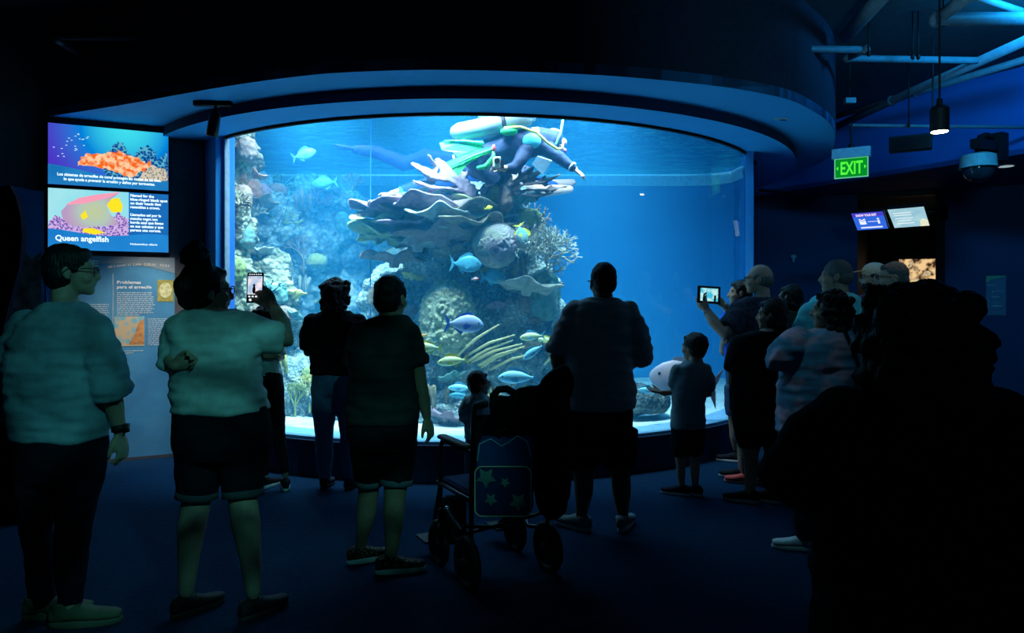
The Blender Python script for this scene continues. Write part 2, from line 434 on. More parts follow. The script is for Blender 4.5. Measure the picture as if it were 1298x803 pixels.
va = N.new('ShaderNodeVolumeAbsorption'); va.inputs['Color'].default_value = (.05, .75, .97, 1); va.inputs['Density'].default_value = .07
vs_ = N.new('ShaderNodeVolumeScatter'); vs_.inputs['Color'].default_value = (.05, .52, 1, 1); vs_.inputs['Density'].default_value = .10; vs_.inputs['Anisotropy'].default_value = .2
ad = N.new('ShaderNodeAddShader'); L.new(va.outputs[0], ad.inputs[0]); L.new(vs_.outputs[0], ad.inputs[1]); L.new(ad.outputs[0], N['Material Output'].inputs['Volume'])
mb = MB(); ring = [Vector((p.x, p.y)) for p in arc(RG-.03, AL+.004, AR-.004, 96)]+[p+Vector((.0, .0)) for p in [Vector((2.93, 8.9)), Vector((3.3, 10.3)), Vector((3.05, 10.95)), Vector((-4.35, 10.95)), Vector((-3.15, 7.35))]]
mb.poly([(p.x, p.y, .12) for p in ring], (0, 0, ZW-.12)); o = mb.build('water', wm); fix_normals(o.data)
tag(o, 'clear blue sea water filling the curved aquarium tank', 'water', kind='stuff')
# sand bed
M['sand'] = mat('coral_sand', (.62, .74, .72), .9, col2=(.45, .56, .55), scale=6, bump=.9, bscale=14, detail=8)
mb = MB(); NX, NY = 90, 56; vs = []; fs = []
for j in range(NY):
    for i in range(NX):
        x = -4.5+8.0*i/(NX-1); y = 5.97+5.0*j/(NY-1)
        vs.append(Vector((x, y, ZSAND+.035*noise.fractal(Vector((x*1.6, y*2.2, 0)), 1, 2, 4)+.012*math.sin(y*22+3*noise.noise(Vector((x, y, 3)))*3))))
def in_tank(x, y):
    d = math.hypot(x-CC.x, y-CC.y)
    if y < 8.1 and d > RG-.07: return False
    return x < PR.x+.3*(y-7.8)-.03 if y > 7.9 else True
for j in range(NY-1):
    for i in range(NX-1):
        a = j*NX+i
        fs.append((a, a+1, a+NX+1, a+NX))
sv = []
for v in vs:   # pull the outer rows onto the curve of the window
    dx = v.x-CC.x
    if v.y < 9 and abs(dx) < RG-.08:
        yl = CC.y-math.sqrt((RG-.07)**2-dx*dx)
        t = (v.y-5.97)/5.0
        v = Vector((v.x, yl+(10.97-yl)*t, v.z))
    sv.append(v)
vs = sv
keep = [f for f in fs if all(in_tank(vs[i].x, vs[i].y) or math.hypot(vs[i].x-CC.x, vs[i].y-CC.y) < RG-.06 for i in f)]
mb.v = [tuple(v) for v in vs]; mb.f = keep; mb.mi = [0]*len(keep)
o = mb.build('sand_bed', M['sand'], smooth=True); tag(o, 'pale rippled sand on the aquarium bottom behind the window', 'sand', kind='stuff')

# ------------------------------------------------------------------ displays and signs on the left wall
def wpoly(pts, m, name, parent, off, th=.0015):
    mb = MB(); mb.poly([wl(u, z, off) for u, z in pts], (WN.x*th, WN.y*th, 0)); o = mb.build(name, m, parent); fix_normals(o.data); return o
def wT(u, z, off):
    """text frame on the sign wall"""
    m = Matrix.Identity(4); m.col[0] = (WD.x, WD.y, 0, 0); m.col[1] = (0, 0, 1, 0); m.col[2] = (WN.x, WN.y, 0, 0); m.col[3] = (*wl(u, z, off), 1)
    return m
def rect(u0, u1, z0, z1): return [(u0, z0), (u1, z0), (u1, z1), (u0, z1)]
WHITE = emat('display_white', (.75, .92, 1), 1.3)
def wavy(u0, u1, zb, f, n=24): return [(u0, zb), (u1, zb)]+[(u1-(u1-u0)*i/n, f(1-i/n)) for i in range(n+1)]
def bezel(name, u0, u1, z0, z1, label):
    c = wl((u0+u1)/2, z0, .03)
    t = empty(name, c, label, 'display screen')
    o = MB().poly([wl(u, z, .003) for u, z in rect(u0-.018, u1+.018, z0-.012, z1+.012)], (WN.x*.05, WN.y*.05, 0)).build('housing', M['black'], t); fix_normals(o.data)
    return t
U1 = .975
def wob(pts, amp, seed=0, n=6):
    out = []
    for i in range(len(pts)):
        a = Vector(pts[i]); b = Vector(pts[(i+1) % len(pts)])
        for k in range(n):
            p = a.lerp(b, k/n); q = Vector((p.x*28, p.y*28, seed)); out.append((p.x+amp*noise.noise(q), p.y+amp*noise.noise(q+Vector((9, 3, 5)))+amp*.5*noise.noise(q*2.7)))
    return out
def glow_mat(name, c0, c1, centre, r, c2=None, scale=14):
    m = emat(name, c0, 1.0); nt = m.node_tree; N = nt.nodes; L = nt.links; tc = N.new('ShaderNodeTexCoord')
    d = N.new('ShaderNodeVectorMath'); d.operation = 'DISTANCE'; L.new(tc.outputs['Object'], d.inputs[0]); d.inputs[1].default_value = centre
    mr = N.new('ShaderNodeMapRange'); mr.interpolation_type = 'SMOOTHSTEP'; mr.inputs['From Min'].default_value = 0; mr.inputs['From Max'].default_value = r; L.new(d.outputs['Value'], mr.inputs['Value'])
    cr = N.new('ShaderNodeValToRGB'); cr.color_ramp.elements[0].color = (*c1, 1); cr.color_ramp.elements[1].color = (*c0, 1); L.new(mr.outputs[0], cr.inputs['Fac'])
    if c2: q = cr.color_ramp.elements.new(.5); q.color = (*c2, 1)
    L.new(cr.outputs['Color'], N['Principled BSDF'].inputs['Emission Color']); return m
# upper display: sponge on a reef
t = bezel('display_screen', 0, U1, 2.563, 3.115, 'upper wall display showing an orange sponge over a reef and Spanish caption')
OF = .0535
wpoly(rect(0, U1, 2.563, 3.115), glow_mat('display_deep_sea', (.07, .03, .55), (.05, .75, .85), wl(.62, 3.13), .75, (.0, .22, .7)), 'screen', t, OF)
random.seed(3)
pts = [(.42, 2.74)]+[(.5+.47*i/10, 2.93+.07*math.sin(i*1.3)+.03*math.sin(i*3.1)) for i in range(11)]+[(U1, 2.6), (.5, 2.6)]
wpoly([(min(U1, p[0]), p[1]) for p in wob(pts, .035, 2)], emat('display_reef', (.0, .06, .3), 1.0, (.1, .45, .6), 45, .4, .7, True), 'reef_picture', t, OF+.0032)
wpoly([(min(U1, p[0]), p[1]) for p in wob([(.74, 2.7), (.8, 2.8), (.9, 2.78), (U1, 2.74), (U1, 2.6), (.7, 2.62)], .03, 4)], emat('display_pale_coral', (.2, .25, .25), 1.0, (.7, .6, .45), 55, .3, .6, True), 'pale_coral_picture', t, OF+.0048)
sp = [(.22, 2.74), (.25, 2.82), (.3, 2.86), (.38, 2.875), (.46, 2.875), (.52, 2.9), (.57, 2.905), (.62, 2.885), (.7, 2.87), (.76, 2.83), (.78, 2.8), (.83, 2.85), (.815, 2.78), (.76, 2.74), (.7, 2.7), (.66, 2.66), (.6, 2.68), (.5, 2.72), (.35, 2.75)]
wpoly(wob(sp, .022, 1), emat('display_orange_sponge', (1, .62, .35), 1.0, (.95, .14, .01), 24, .42, .6), 'sponge_picture', t, OF+.0064)
wpoly(wavy(0, U1, 2.563, lambda q: 2.715+.03*math.cos(q*4.2)-.09*q+.05*q*q*q), emat('display_caption_blue', (.01, .17, .48), 1.0, (.02, .26, .6), 4), 'caption_band', t, OF+.008)
mb = MB()
text_mb(mb, 'Los sistemas de arrecifes de coral protegen las costas de las olas,', .036, wT(.07, 2.645, OF+.0098), .84, bold=.0012); mb.build('lettering', WHITE, t); mb = MB()
text_mb(mb, 'lo que ayuda a prevenir la erosión y daños por tormentas.', .036, wT(.12, 2.605, OF+.0098), .74, bold=.0012)
mb.build('lettering', WHITE, t)
FP = emat('display_fish_pale', (.6, .85, 1), 1)
for i in range(22): mb = MB(); u = .03+.27*random.random(); z = 2.82+.2*u/.3+random.uniform(-.08, .08); mb.poly([wl(u, z, OF+.0034), wl(u+.012, z+.005, OF+.0034), wl(u+.02, z, OF+.0034), wl(u+.01, z-.004, OF+.0034)], (WN.x*.001, WN.y*.001, 0)); mb.build('small_fish_picture', FP, t)
# lower display: queen angelfish
t = bezel('display_screen', 0, U1, 1.972, 2.528, 'lower wall display showing a queen angelfish with white text on blue')
wpoly(rect(0, U1, 1.972, 2.528), emat('display_blue', (.01, .19, .55), 1.0, (.01, .13, .45), 3), 'screen', t, OF)
wpoly(rect(0, .64, 2.1, 2.528), emat('display_pale_water', (.22, .72, .85), 1.0, (.4, .8, .85), 3), 'picture_water', t, OF+.0016)
wpoly([(max(0, min(.64, p[0])), p[1]) for p in wob([(0, 2.1), (.64, 2.1), (.64, 2.28), (.55, 2.34), (.45, 2.2), (.3, 2.2), (.12, 2.25), (.05, 2.28), (0, 2.2)], .03, 6)], emat('display_purple_coral', (.12, .06, .4), 1.0, (.65, .45, .8), 55, .3, .6, True), 'purple_coral_picture', t, OF+.0032)
wpoly([(.1, 2.32), (.16, 2.4), (.24, 2.45), (.38, 2.49), (.57, 2.525), (.5, 2.46), (.46, 2.4), (.48, 2.33), (.56, 2.22), (.42, 2.2), (.28, 2.18), (.16, 2.2), (.11, 2.26)], glow_mat('display_fish_olive', (.5, .32, .55), (.55, .62, .3), wl(.36, 2.33), .26, (.45, .58, .5)), 'angelfish_body_picture', t, OF+.0048)
wpoly([(.13, 2.38), (.24, 2.45), (.38, 2.49), (.57, 2.525), (.5, 2.48), (.4, 2.44), (.28, 2.4)], emat('display_fin_pink', (.95, .35, .5), 1.0), 'angelfish_fin_picture', t, OF+.0064)
for q in ([(.46, 2.4), (.5, 2.46), (.56, 2.47), (.59, 2.4), (.58, 2.34), (.5, 2.33)], [(.25, 2.29), (.29, 2.34), (.31, 2.28), (.27, 2.25)], [(.27, 2.17), (.35, 2.18), (.45, 2.14), (.36, 2.12), (.27, 2.14)]):
    wpoly(q, emat('display_yellow', (1, .8, .02), 1.0), 'yellow_fin_picture', t, OF+.0066)
wpoly(wavy(0, U1, 1.972, lambda q: 2.14+.02*math.cos(q*7)-.02*q), emat('display_title_blue', (.02, .27, .7), 1.0, (.01, .2, .6), 4), 'title_band', t, OF+.008)
mb = MB()
text_mb(mb, 'Queen angelfish', .07, wT(.055, 2.055, OF+.0098), .42, bold=.0018); mb.build('lettering', WHITE, t); mb = MB()
text_mb(mb, 'Holacanthus ciliaris', .024, wT(.65, 2.035, OF+.0098), .23, bold=.0006); mb.build('lettering', WHITE, t); mb = MB()
for i, (s_, wdt) in enumerate([('Named for the', .2), ('blue-ringed black spot', .315), ('on their heads that', .26), ('resembles a crown.', .25), ('', 0), ('Llamados así por la', .26), ('mancha negra con', .23), ('borde azul que llevan', .28), ('en sus cabezas y que', .28), ('parece una corona.', .26)]):
    if s_: mb = MB(); text_mb(mb, s_, .033, wT(.652, 2.49-.0362*i, OF+.0036), wdt, bold=.0014); mb.build('lettering', WHITE, t)
mb = MB(); mb.tube([wl(.52+.012*math.cos(a), 3.155+.012*math.sin(a), .03) for a in [i*.5236 for i in range(13)]], .002, 6, round_=False)
tag(mb.build('cable_ring', M['pipe'], None, True), 'tiny metal ring hanging above the upper wall display', 'ring')

# tall printed information panel
def printed(name, col, **k): return mat(name, col, .5, **k)
tp = empty('information_panel', wl(.3, 0, .02), 'tall blue printed reef information panel under the two wall displays', 'sign')
o = MB().poly([wl(u, z, .003) for u, z in rect(-.02, 1.03, .03, 1.925)], (WN.x*.02, WN.y*.02, 0)).build('board', printed('print_reef_blue', (.05, .22, .42), col2=(.1, .36, .58), scale=2.2, detail=7), tp); fix_normals(o.data)
PO = .0245
wpoly(wavy(-.02, 1.03, 1.77, lambda q: 1.87-.06*(1-q)*(1-q)+.0*q)[:2]+[(1.03, 1.83)]+[(1.03-1.05*i/20, 1.78+.09*math.sin(math.pi*min(1, .75*(1-i/20)+.22))**2) for i in range(1, 21)]+[(-.02, 1.9), (-.02, 1.77)][1:], printed('print_band', (.06, .2, .34)), 'title_band', tp, PO) if False else None
wpoly([(-.02, 1.9245), (-.02, 1.74)]+[(.0+1.03*i/20, 1.74+.12*math.sin(2.6*i/20+.25)) for i in range(21)]+[(1.03, 1.9245)], printed('print_grey', (.28, .36, .4), col2=(.22, .32, .38), scale=4), 'title_band', tp, PO)
mb = MB()
s_ = 'MESOAMERICAN CORAL REEF'
for i, ch in enumerate(s_):
    q = i/(len(s_)-1); T = wT(.47+.5*q, 1.775+.07*math.sin(math.pi*(.18+.5*q)), PO+.002) @ Matrix.Rotation(math.radians(12*(1-q*1.2)), 4, 'Z')
    if ch != ' ': text_mb(mb, ch, .029, T, bold=.0008)
text_mb(mb, 'THE', .075, wT(.19, 1.83, PO+.002), .2, bold=.003)
mb.build('title_lettering', printed('print_cream', (.85, .8, .7)), tp)
mb = MB()
HM = printed('print_white', (.8, .9, .92)); text_mb(mb, 'Problemas', .04, wT(.54, 1.67, PO), .2, bold=.001); mb.build('heading_lettering', HM, tp); mb = MB(); text_mb(mb, 'para el arrecife', .04, wT(.54, 1.625, PO), .29, bold=.001)
mb.build('heading_lettering', HM, tp)
mb = MB(); random.seed(5)
def para(u0, u1, z, n, dz=.019):
    for i in range(n):
        u = u0; end = u1-(.03*random.random() if i < n-1 else .4*(u1-u0))
        while u < end:
            l = min(random.uniform(.012, .04), end-u)
            mb.poly([wl(a, b, PO) for a, b in rect(u, u+l, z-i*dz, z-i*dz+.008)], (WN.x*.0008, WN.y*.0008, 0)); u += l+.006
para(.54, .86, 1.58, 12); para(.2, .49, 1.47, 12); para(.8, 1.0, 1.33, 14); para(.52, .78, 1.03, 2)
mb.build('paragraph_lines', printed('print_text', (.55, .7, .75)), tp)
o = wpoly(rect(.505, .511, .9, 1.76), printed('print_rule', (.5, .6, .65)), 'dividing_line', tp, PO)
wpoly(rect(.88, 1.02, 1.5, 1.71), printed('print_olive', (.45, .42, .12), col2=(.25, .25, .06), scale=20), 'photo_panel', tp, PO)
wpoly([(.95+.055*math.cos(a), 1.61+.075*math.sin(a)) for a in [i*.3307 for i in range(19)]], printed('print_pale_yellow', (.75, .75, .45), col2=(.5, .5, .2), scale=30), 'photo_coral', tp, PO+.002)
wpoly(rect(.52, .77, 1.08, 1.36), printed('print_reef_photo', (.2, .5, .6), col2=(.65, .5, .3), scale=18, voro=True), 'photo_panel', tp, PO)
wpoly([(.64, 1.1), (.77, 1.1), (.77, 1.34), (.72, 1.3), (.69, 1.2)], printed('print_orange_coral', (.75, .35, .12), col2=(.5, .2, .08), scale=30), 'photo_coral', tp, PO+.002)
for z, c in ((.78, (.7, .4, .15)), (.62, (.5, .65, .7)), (.5, (.5, .6, .6)), (.36, (.6, .5, .35))):
    wpoly(rect(.5, .6, z-.04, z+.04), printed('print_small_photo', c, col2=tuple(q*.5 for q in c), scale=25, voro=True), 'small_photo', tp, PO)
# left panel with a wave-cut top and a reef photograph
tl = empty('wave_top_panel', wl(-.25, 0, .02), 'blue graphic panel with reef photograph behind the man in a sweatshirt', 'sign')
o = MB().poly([wl(u, z, .003) for u, z in [(-.62, .03), (-.035, .03), (-.035, 2.49)]+[(-.035-.585*i/12, 2.49+.08*(i/12)**2+.02*math.sin(i/12*3)) for i in range(1, 13)]], (WN.x*.06, WN.y*.06, 0)).build('board', printed('print_panel_blue', (.015, .12, .32), col2=(.02, .16, .38), scale=2), tl); fix_normals(o.data)
wpoly([(-.6, .75), (-.05, .75), (-.05, 1.95), (-.12, 1.88), (-.2, 1.98), (-.28, 1.85), (-.38, 1.8), (-.5, 1.82), (-.6, 1.75)], printed('print_reef_brown', (.03, .03, .03), col2=(.2, .17, .14), scale=7, detail=8), 'reef_photo', tl, .0645)
wpoly(rect(-.61, -.04, .04, .75), printed('print_lower_grey', (.22, .3, .36)), 'lower_band', tl, .0645)
# freestanding dark panel with an S-shaped edge at the far left
ol = [(12, 235), (20, 250), (26, 275), (28, 300), (24, 340), (12, 385), (3, 420), (0, 455), (3, 500), (12, 545), (24, 585), (34, 620), (44, 661)]
Yp = 4.85; pts = [W(x, y, Yp) for x, y in ol]; pts[-1].z = .0
pts = [Vector((-4.6, Yp, 0)), Vector((-4.6, Yp, pts[0].z-.1))]+pts
mb = MB(); mb.poly(pts, (-.04, .1, 0)); o = mb.build('partition_panel', mat('partition_laminate', (.004, .01, .025), .9, spec=.05)); fix_normals(o.data)
tag(o, 'dark navy partition with an S-curved edge at the far left', 'partition')
# brushed plinth line: floor strip under the sign
o = MB().poly([wl(-.6, .0, .0), wl(1.28, .0, .0), wl(1.28, .03, .0), wl(-.6, .03, .0)], (WN.x*.03, WN.y*.03, 0)).build('baseboard_left', M['greywall']); fix_normals(o.data); tag(o, kind='structure')

# spotlight head on the soffit
c = W(270, 130, 5.95); c.z = Z1
t = empty('track_spotlight', c, 'black adjustable spotlight under the left end of the soffit', 'spotlight')
d = Vector((1, .12, 0)).normalized()
mb = MB(); T = Matrix.Translation(c) @ Matrix.Rotation(.05, 4, 'Z'); mb.box((0, 0, -.018), (.31, .05, .036), T); mb.build('mounting_track', M['black'], t)
mb = MB(); mb.tube([c+Vector((.02, 0, -.036)), c+Vector((.02, 0, -.09))], .012, 10, round_=False); mb.build('stem', M['black'], t)
hp = c+Vector((.02, 0, -.1)); hd = (wl(.35, .9, 0)-hp).normalized(); hd = Vector((-.18, .05, -1)).normalized()
mb = MB(); mb.tube([hp-hd*.02, hp+hd*.02, hp+hd*.1, hp+hd*.19], [.03, .045, .048, .05], 20, round_=False); mb.build('lamp_head', M['blackmetal'], t, True)
hd2 = (wl(.45, .9, 0)-hp).normalized()
lamp('track_spotlight_beam', 'SPOT', hp+hd2*.25+Vector((-.05, -.05, -.1)), 150, (1.0, .86, .72), wl(.68, 1.0, 0), spot=46, blend=.9, radius=.03)

# ------------------------------------------------------------------ right side: exit sign, lamps, camera, displays
def frame_T(o, x, up=Vector((0, 0, 1))):
    x = x.normalized(); z = up.normalized(); y = z.cross(x); m = Matrix.Identity(4)
    m.col[0] = (*x, 0); m.col[1] = (*y, 0); m.col[2] = (*z, 0); m.col[3] = (*o, 1); return m
Yx = 7.35; c = W(1079, 209, Yx); T = frame_T(c, Vector((.85, -.53, 0)))
t = empty('exit_sign', c, 'green lit exit sign hanging right of the tank soffit', 'sign')
MB().box((0, 0, .12), (.36, .09, .1), T).build('housing', mat('exit_housing', (.45, .62, .7), .4), t)
MB().box((0, 0, -.03), (.31, .012, .2), T).build('face', emat('exit_green', (.0, .32, .015), .8), t)
mb = MB()
for q in ((0, -.13, .31, .01), (0, .07, .31, .01)): mb.box((q[0], -.002, q[1]), (q[2], .016, q[3]), T)
for q in (-.155, .155): mb.box((q, -.002, -.03), (.01, .016, .21), T)
mb.build('edge_frame', emat('exit_edge', (.2, .9, .5), .6), t)
TT = T @ Matrix.Translation((-.105, -.0085, -.095)) @ Matrix.Rotation(math.pi/2, 4, 'X')
mb = MB(); text_mb(mb, 'EXIT', .185, TT, .215, bold=.004); 
for sgn in (-1, 1): mb.poly([T @ Vector((sgn*.122, -.009, -.01)), T @ Vector((sgn*.122, -.009, -.05)), T @ Vector((sgn*.142, -.009, -.03))], T.to_3x3() @ Vector((0, -.002, 0)))
mb.build('lettering', emat('exit_letters', (.1, 1, .05), 1.0), t)
mb = MB(); mb.tube([c+Vector((0, 0, .17)), Vector((c.x, c.y, 3.35))], .012, 8, round_=False); mb.ell(c+Vector((0, 0, .19)), (.03, .03, .03)); mb.build('stem', M['black'], t)

def pendant(px, py, Y, r, h, label, on=True):
    c = W(px, py, Y); t = empty('pendant_downlight', c, label, 'ceiling lamp')
    mb = MB(); mb.tube([c, c+Vector((0, 0, .02)), c+Vector((0, 0, h-.02)), c+Vector((0, 0, h))], [r, r, r, r*.82], 24, round_=False); mb.build('lamp_housing', M['black'], t, False)
    mb = MB(); mb.tube([c+Vector((0, 0, h)), c+Vector((0, 0, h+.06))], [r*.35, r*.3], 12, round_=False); mb.build('cable_grip', M['black'], t)
    mb = MB(); mb.tube([c+Vector((0, 0, h+.05)), Vector((c.x, c.y, ZC))], .008, 8, round_=False); mb.build('hanging_rod', M['black'], t)
    mb = MB(); mb.tube([c+Vector((0, 0, -.004)), c+Vector((0, 0, .001))], r*.86, 24, round_=False); mb.build('glowing_lens', emat('warm_lamp_lens', (1, .78, .5), 28), t)
    return c
c = pendant(1191, 167, 5.4, .066, .19, 'black cylinder pendant lamp with a warm glowing lens')
lamp('pendant_beam', 'SPOT', c+Vector((0, 0, -.03)), 8, (1, .75, .5), c+Vector((0, 0, -1)), spot=60, blend=.8, radius=.05)

c = W(1154, 182, 7.0); T = frame_T(c, Vector((.86, -.5, 0)))
t = empty('box_speaker', c, 'slim black loudspeaker box hanging beside the exit sign', 'speaker')
mb = MB(); mb.box((0, 0, 0), (.37, .12, .15), T); o = mb.build('cabinet', M['black'], t); bv = o.modifiers.new('b', 'BEVEL'); bv.width = .008
mb = MB(); mb.box((0, -.062, 0), (.33, .006, .11), T); mb.build('grille', M['blackmetal'], t)
mb = MB(); mb.tube([T @ Vector((.19, 0, .03)), T @ Vector((.19, 0, .1)), Vector(((T @ Vector((.19, 0, 0))).x, (T @ Vector((.19, 0, 0))).y, ZC))], .009, 8, round_=False); mb.build('hanging_rod', M['black'], t)

# dome camera on the blue wall
c = W(1240, 212, 7.55)
t = empty('dome_camera', c, 'white security camera dome on a curved black wall arm', 'camera')
mb = MB(); mb.tube([c+Vector((0, 0, z)) for z in (-.01, .0, .12, .14)], [.19, .175, .165, .12], 32, round_=False); mb.build('camera_housing', mat('camera_white', (.5, .55, .55), .4), t)
mb = MB(); mb.ell(c+Vector((0, 0, -.01)), (.155, .155, .15), nu=28, nv=16)
dome = mb.build('smoked_dome', mat('smoked_dome', (.03, .04, .05), .08, spec=.8), t, True)
bw_n = Vector((BW[3].x-BW[0].x, BW[3].y-BW[0].y)).normalized(); 
wx = Vector((5.62, 7.72, c.z+.3))
mb = MB(); mb.tube([c+Vector((0, 0, .13)), c+Vector((0, 0, .26)), c+Vector((.03, .01, .32)), c+Vector((.1, .03, .345)), c+Vector((.2, .05, .33))], .032, 14); mb.build('wall_arm', M['black'], t, True)
mb = MB(); TT2 = frame_T(c+Vector((.25, .07, .22)), Vector((bw_n.x, bw_n.y, 0))); mb.box((0, 0, 0), (.16, .14, .3), TT2); mb.box((0, -.2, 0), (.1, .5, .1), TT2); mb.build('wall_bracket', M['black'], t)

# recessed downlight in the right soffit
c = W(1275, 210, 8.47); c.z = ZS-.004
t = empty('recessed_downlight', c, 'round recessed downlight in the soffit beside the dome camera', 'ceiling lamp')
mb = MB(); mb.tube([c+Vector((0, 0, -.006)), c], .1, 28, round_=False); mb.build('trim_ring', mat('lamp_trim', (.6, .6, .6), .5), t)
mb = MB(); mb.tube([c+Vector((0, 0, -.009)), c+Vector((0, 0, -.006))], .08, 28, round_=False); mb.build('lamp_lens', emat('dim_lens', (.55, .75, .8), .5), t)
# small fitting in the round soffit
c = W(990, 150, 6.5); c.z = Z1
t = empty('ceiling_sensor', c, 'small white sensor strip recessed in the curved soffit', 'sensor')
T = frame_T(c, Vector((1, .1, 0))); mb = MB(); mb.box((0, 0, -.006), (.13, .03, .012), T); mb.build('cover', mat('sensor_cover', (.5, .7, .8), .4), t)
mb = MB(); mb.box((.02, 0, -.014), (.05, .018, .006), T); mb.build('lens', M['black'], t)

# two hanging screens over the doorway
def hung_screen(corners, Y, d1, d2, label, kind):
    (x0, y0), (x1, y1), (x2, y2), (x3, y3) = corners
    tl_ = W(x0, y0, Y); best = None
    for ib in range(-60, 61):
        bl = W(x3, y3, Y+ib*.01)
        for ia in range(-60, 61):
            tr_ = W(x1, y1, Y+ia*.01); u = tr_-tl_; v = bl-tl_
            q = tr_+bl-tl_; e = math.hypot(CX+F*q.x/q.y-x2, HY-F*(q.z-EYE)/q.y-y2)
            c_ = abs(u.dot(v))/(u.length*v.length)*40+e
            if best is None or c_ < best[0]: best = (c_, u, v)
    _, u, v = best
    n = v.cross(u).normalized()
    if n.y > 0: n = -n
    t = empty('hanging_screen', tl_+u/2, label, 'display screen')
    w_, h_ = u.length, v.length; m = Matrix.Identity(4); uu = u.normalized(); vv = (-v-uu*(-v).dot(uu)).normalized(); nn = uu.cross(vv)
    m.col[0] = (*uu, 0); m.col[1] = (*vv, 0); m.col[2] = (*nn, 0); m.col[3] = (*(tl_+v), 1)
    MB().box((w_/2, h_/2, -.02), (w_+.02, h_+.02, .04), m).build('housing', M['black'], t)
    def pp(pts, mt, name, off=.001): mb = MB(); mb.poly([m @ Vector((a*w_, b*h_, off)) for a, b in pts], m.to_3x3() @ Vector((0, 0, .001))); mb.build(name, mt, t)
    if kind == 0:
        pp([(0, 0), (1, 0), (1, 1), (0, 1)], emat('screen_royal_blue', (.03, .14, .75), 1), 'screen')
        pp([(0, .78), (1, .78), (1, 1), (0, 1)], emat('screen_indigo', (.06, .05, .6), 1), 'title_band', .0025)
        mb = MB(); text_mb(mb, 'KNOW YOUR EXIT', .075, m @ Matrix.Translation((.12*w_, .81*h_, .004)), .66*w_, bold=.003)
        mb.build('lettering', emat('screen_pinkish', (.95, .75, .95), 1), t)
        mb = MB()
        for a, k in ((.2, 1), (.27, .8), (.34, 1), (.78, 1)):
            mb.ell((0, 0, 0), (.014, .02, .002), m @ Matrix.Translation((a*w_, (.36+.26*k)*h_, .004)), 10, 6)
            mb.box((a*w_, (.3+.14*k)*h_, .004), (.024, .09*k, .003), m)
        for a in (.46, .52, .58, .64, .7): mb.box((a*w_, .48*h_, .004), (.016, .012, .003), m)
        mb.box((.5*w_, .14*h_, .004), (.7*w_, .03, .003), m)
        mb.build('pictogram', emat('screen_white', (.85, .9, 1), 1), t)
    else:
        pp([(0, 0), (1, 0), (1, 1), (0, 1)], emat('screen_pale', (.45, .7, .75), 1, (.25, .5, .65), 5), 'screen')
        pp([(.75, 0), (1, .0), (1, .3), (.88, .4), (.78, .3)], emat('screen_cream', (.9, .85, .6), 1, (.7, .75, .6), 12), 'picture_patch', .0025)
        mb = MB()
        for b in (.78, .66, .5, .38, .22): mb.box((.36*w_, b*h_, .004), ((.5 if b != .38 else .38)*w_, .014, .002), m)
        mb.build('text_lines', emat('screen_text', (.85, .95, .97), 1), t)
    a = m @ Vector((w_*.5, h_*.5, -.04)); return a, t
h1 = hung_screen([(1079, 271), (1119, 268), (1126, 289), (1087, 292)], 9.0, -25.7, 10, 'left hanging screen, royal blue with white people pictograms', 0)
h2 = hung_screen([(1125, 266), (1171, 262), (1178, 286), (1134, 289)], 9.0, -29, 11, 'right hanging screen, pale blue with lines of text', 1)
wb = Vector((5.95, 10.42, W(1198, 270, 10.3).z)); wb = Vector(((1200-CX)/F*10.2, 10.24, wb.z))
for (a, t) in (h1, h2):
    mb = MB(); k_ = Vector((0, .12, .02))
    mb.tube([a, a+k_, wb+Vector((-.1, -.02, 0)), wb+Vector((.02, .1, 0))], .014, 8); mb.box(wb+Vector((0, .03, 0)), (.1, .04, .2)); o = mb.build('wall_arm', M['blackmetal'], t)
# rocky exhibit through the doorway, its lamplight put in as emission
c = W(1168, 345, 12.6)
t = empty('exhibit_window', Vector((c.x, c.y, 0)), 'warmly lit rocky exhibit seen through the doorway', 'exhibit')
T = frame_T(c, Vector((.95, -.3, 0)))
mb = MB(); mb.box((0, .06, 0), (.86, .08, .62), T); mb.box((0, .06, -1.2), (1.0, .4, 1.6), T); mb.build('display_case', M['black'], t)
mb = MB()
random.seed(8)
MB().box((0, .01, 0), (.7, .02, .46), T).build('glowing_rock_panel', emat('warm_rock_glow', (.9, .6, .28), 1.0, (.05, .02, .01), 9, .42, .6), t)
for i in range(9): mb.ell((random.uniform(-.3, .3), -.01, random.uniform(-.2, .18)), (random.uniform(.03, .08), .03, random.uniform(.03, .06)), T, 12, 8)
mb.build('pale_stones', emat('stone_glow', (.85, .75, .5), .9, (.3, .15, .05), 14), t)
# wall notice on the right wall
def right_pt(px, py, off=.0):
    a, b = RW[2], RW[3]; k = (px-CX)/F; d = (b-a)
    t_ = (a.x-k*a.y)/(k*d.y-d.x); p = a+d*t_; n = Vector((d.y, -d.x)).normalized(); p2 = p+n*off
    return Vector((p2.x, p2.y, EYE+(HY-py)/F*p.y))
rn = Vector(((RW[3]-RW[2]).y, -(RW[3]-RW[2]).x)).normalized(); rn3 = Vector((rn.x, rn.y, 0)); rd3 = Vector(((RW[3]-RW[2]).x, (RW[3]-RW[2]).y, 0)).normalized()
a = right_pt(1250, 400, .004); bq = right_pt(1275, 400, .004); wd = (bq-a).length; hh = 50/F*a.y; 
m = Matrix.Identity(4); m.col[0] = (*rd3, 0); m.col[1] = (0, 0, 1, 0); m.col[2] = (*rn3, 0); m.col[3] = (*a, 1)
t = empty('wall_notice', a, 'slate blue wall notice with a green corner, far right', 'sign')
MB().box((wd/2, hh/2, 0), (wd, hh, .012), m).build('board', printed('notice_slate', (.14, .25, .36)), t)
mb = MB(); mb.poly([m @ Vector(q) for q in [(0, hh, .0065), (wd, hh, .0065), (wd*.95, hh*.97, .0065), (wd*.5, hh*.94, .0065), (wd*.2, hh*.9, .0065), (.0, hh*.82, .0065)]], rn3*.002); mb.build('green_corner', printed('notice_green', (.25, .6, .3)), t)
mb = MB()
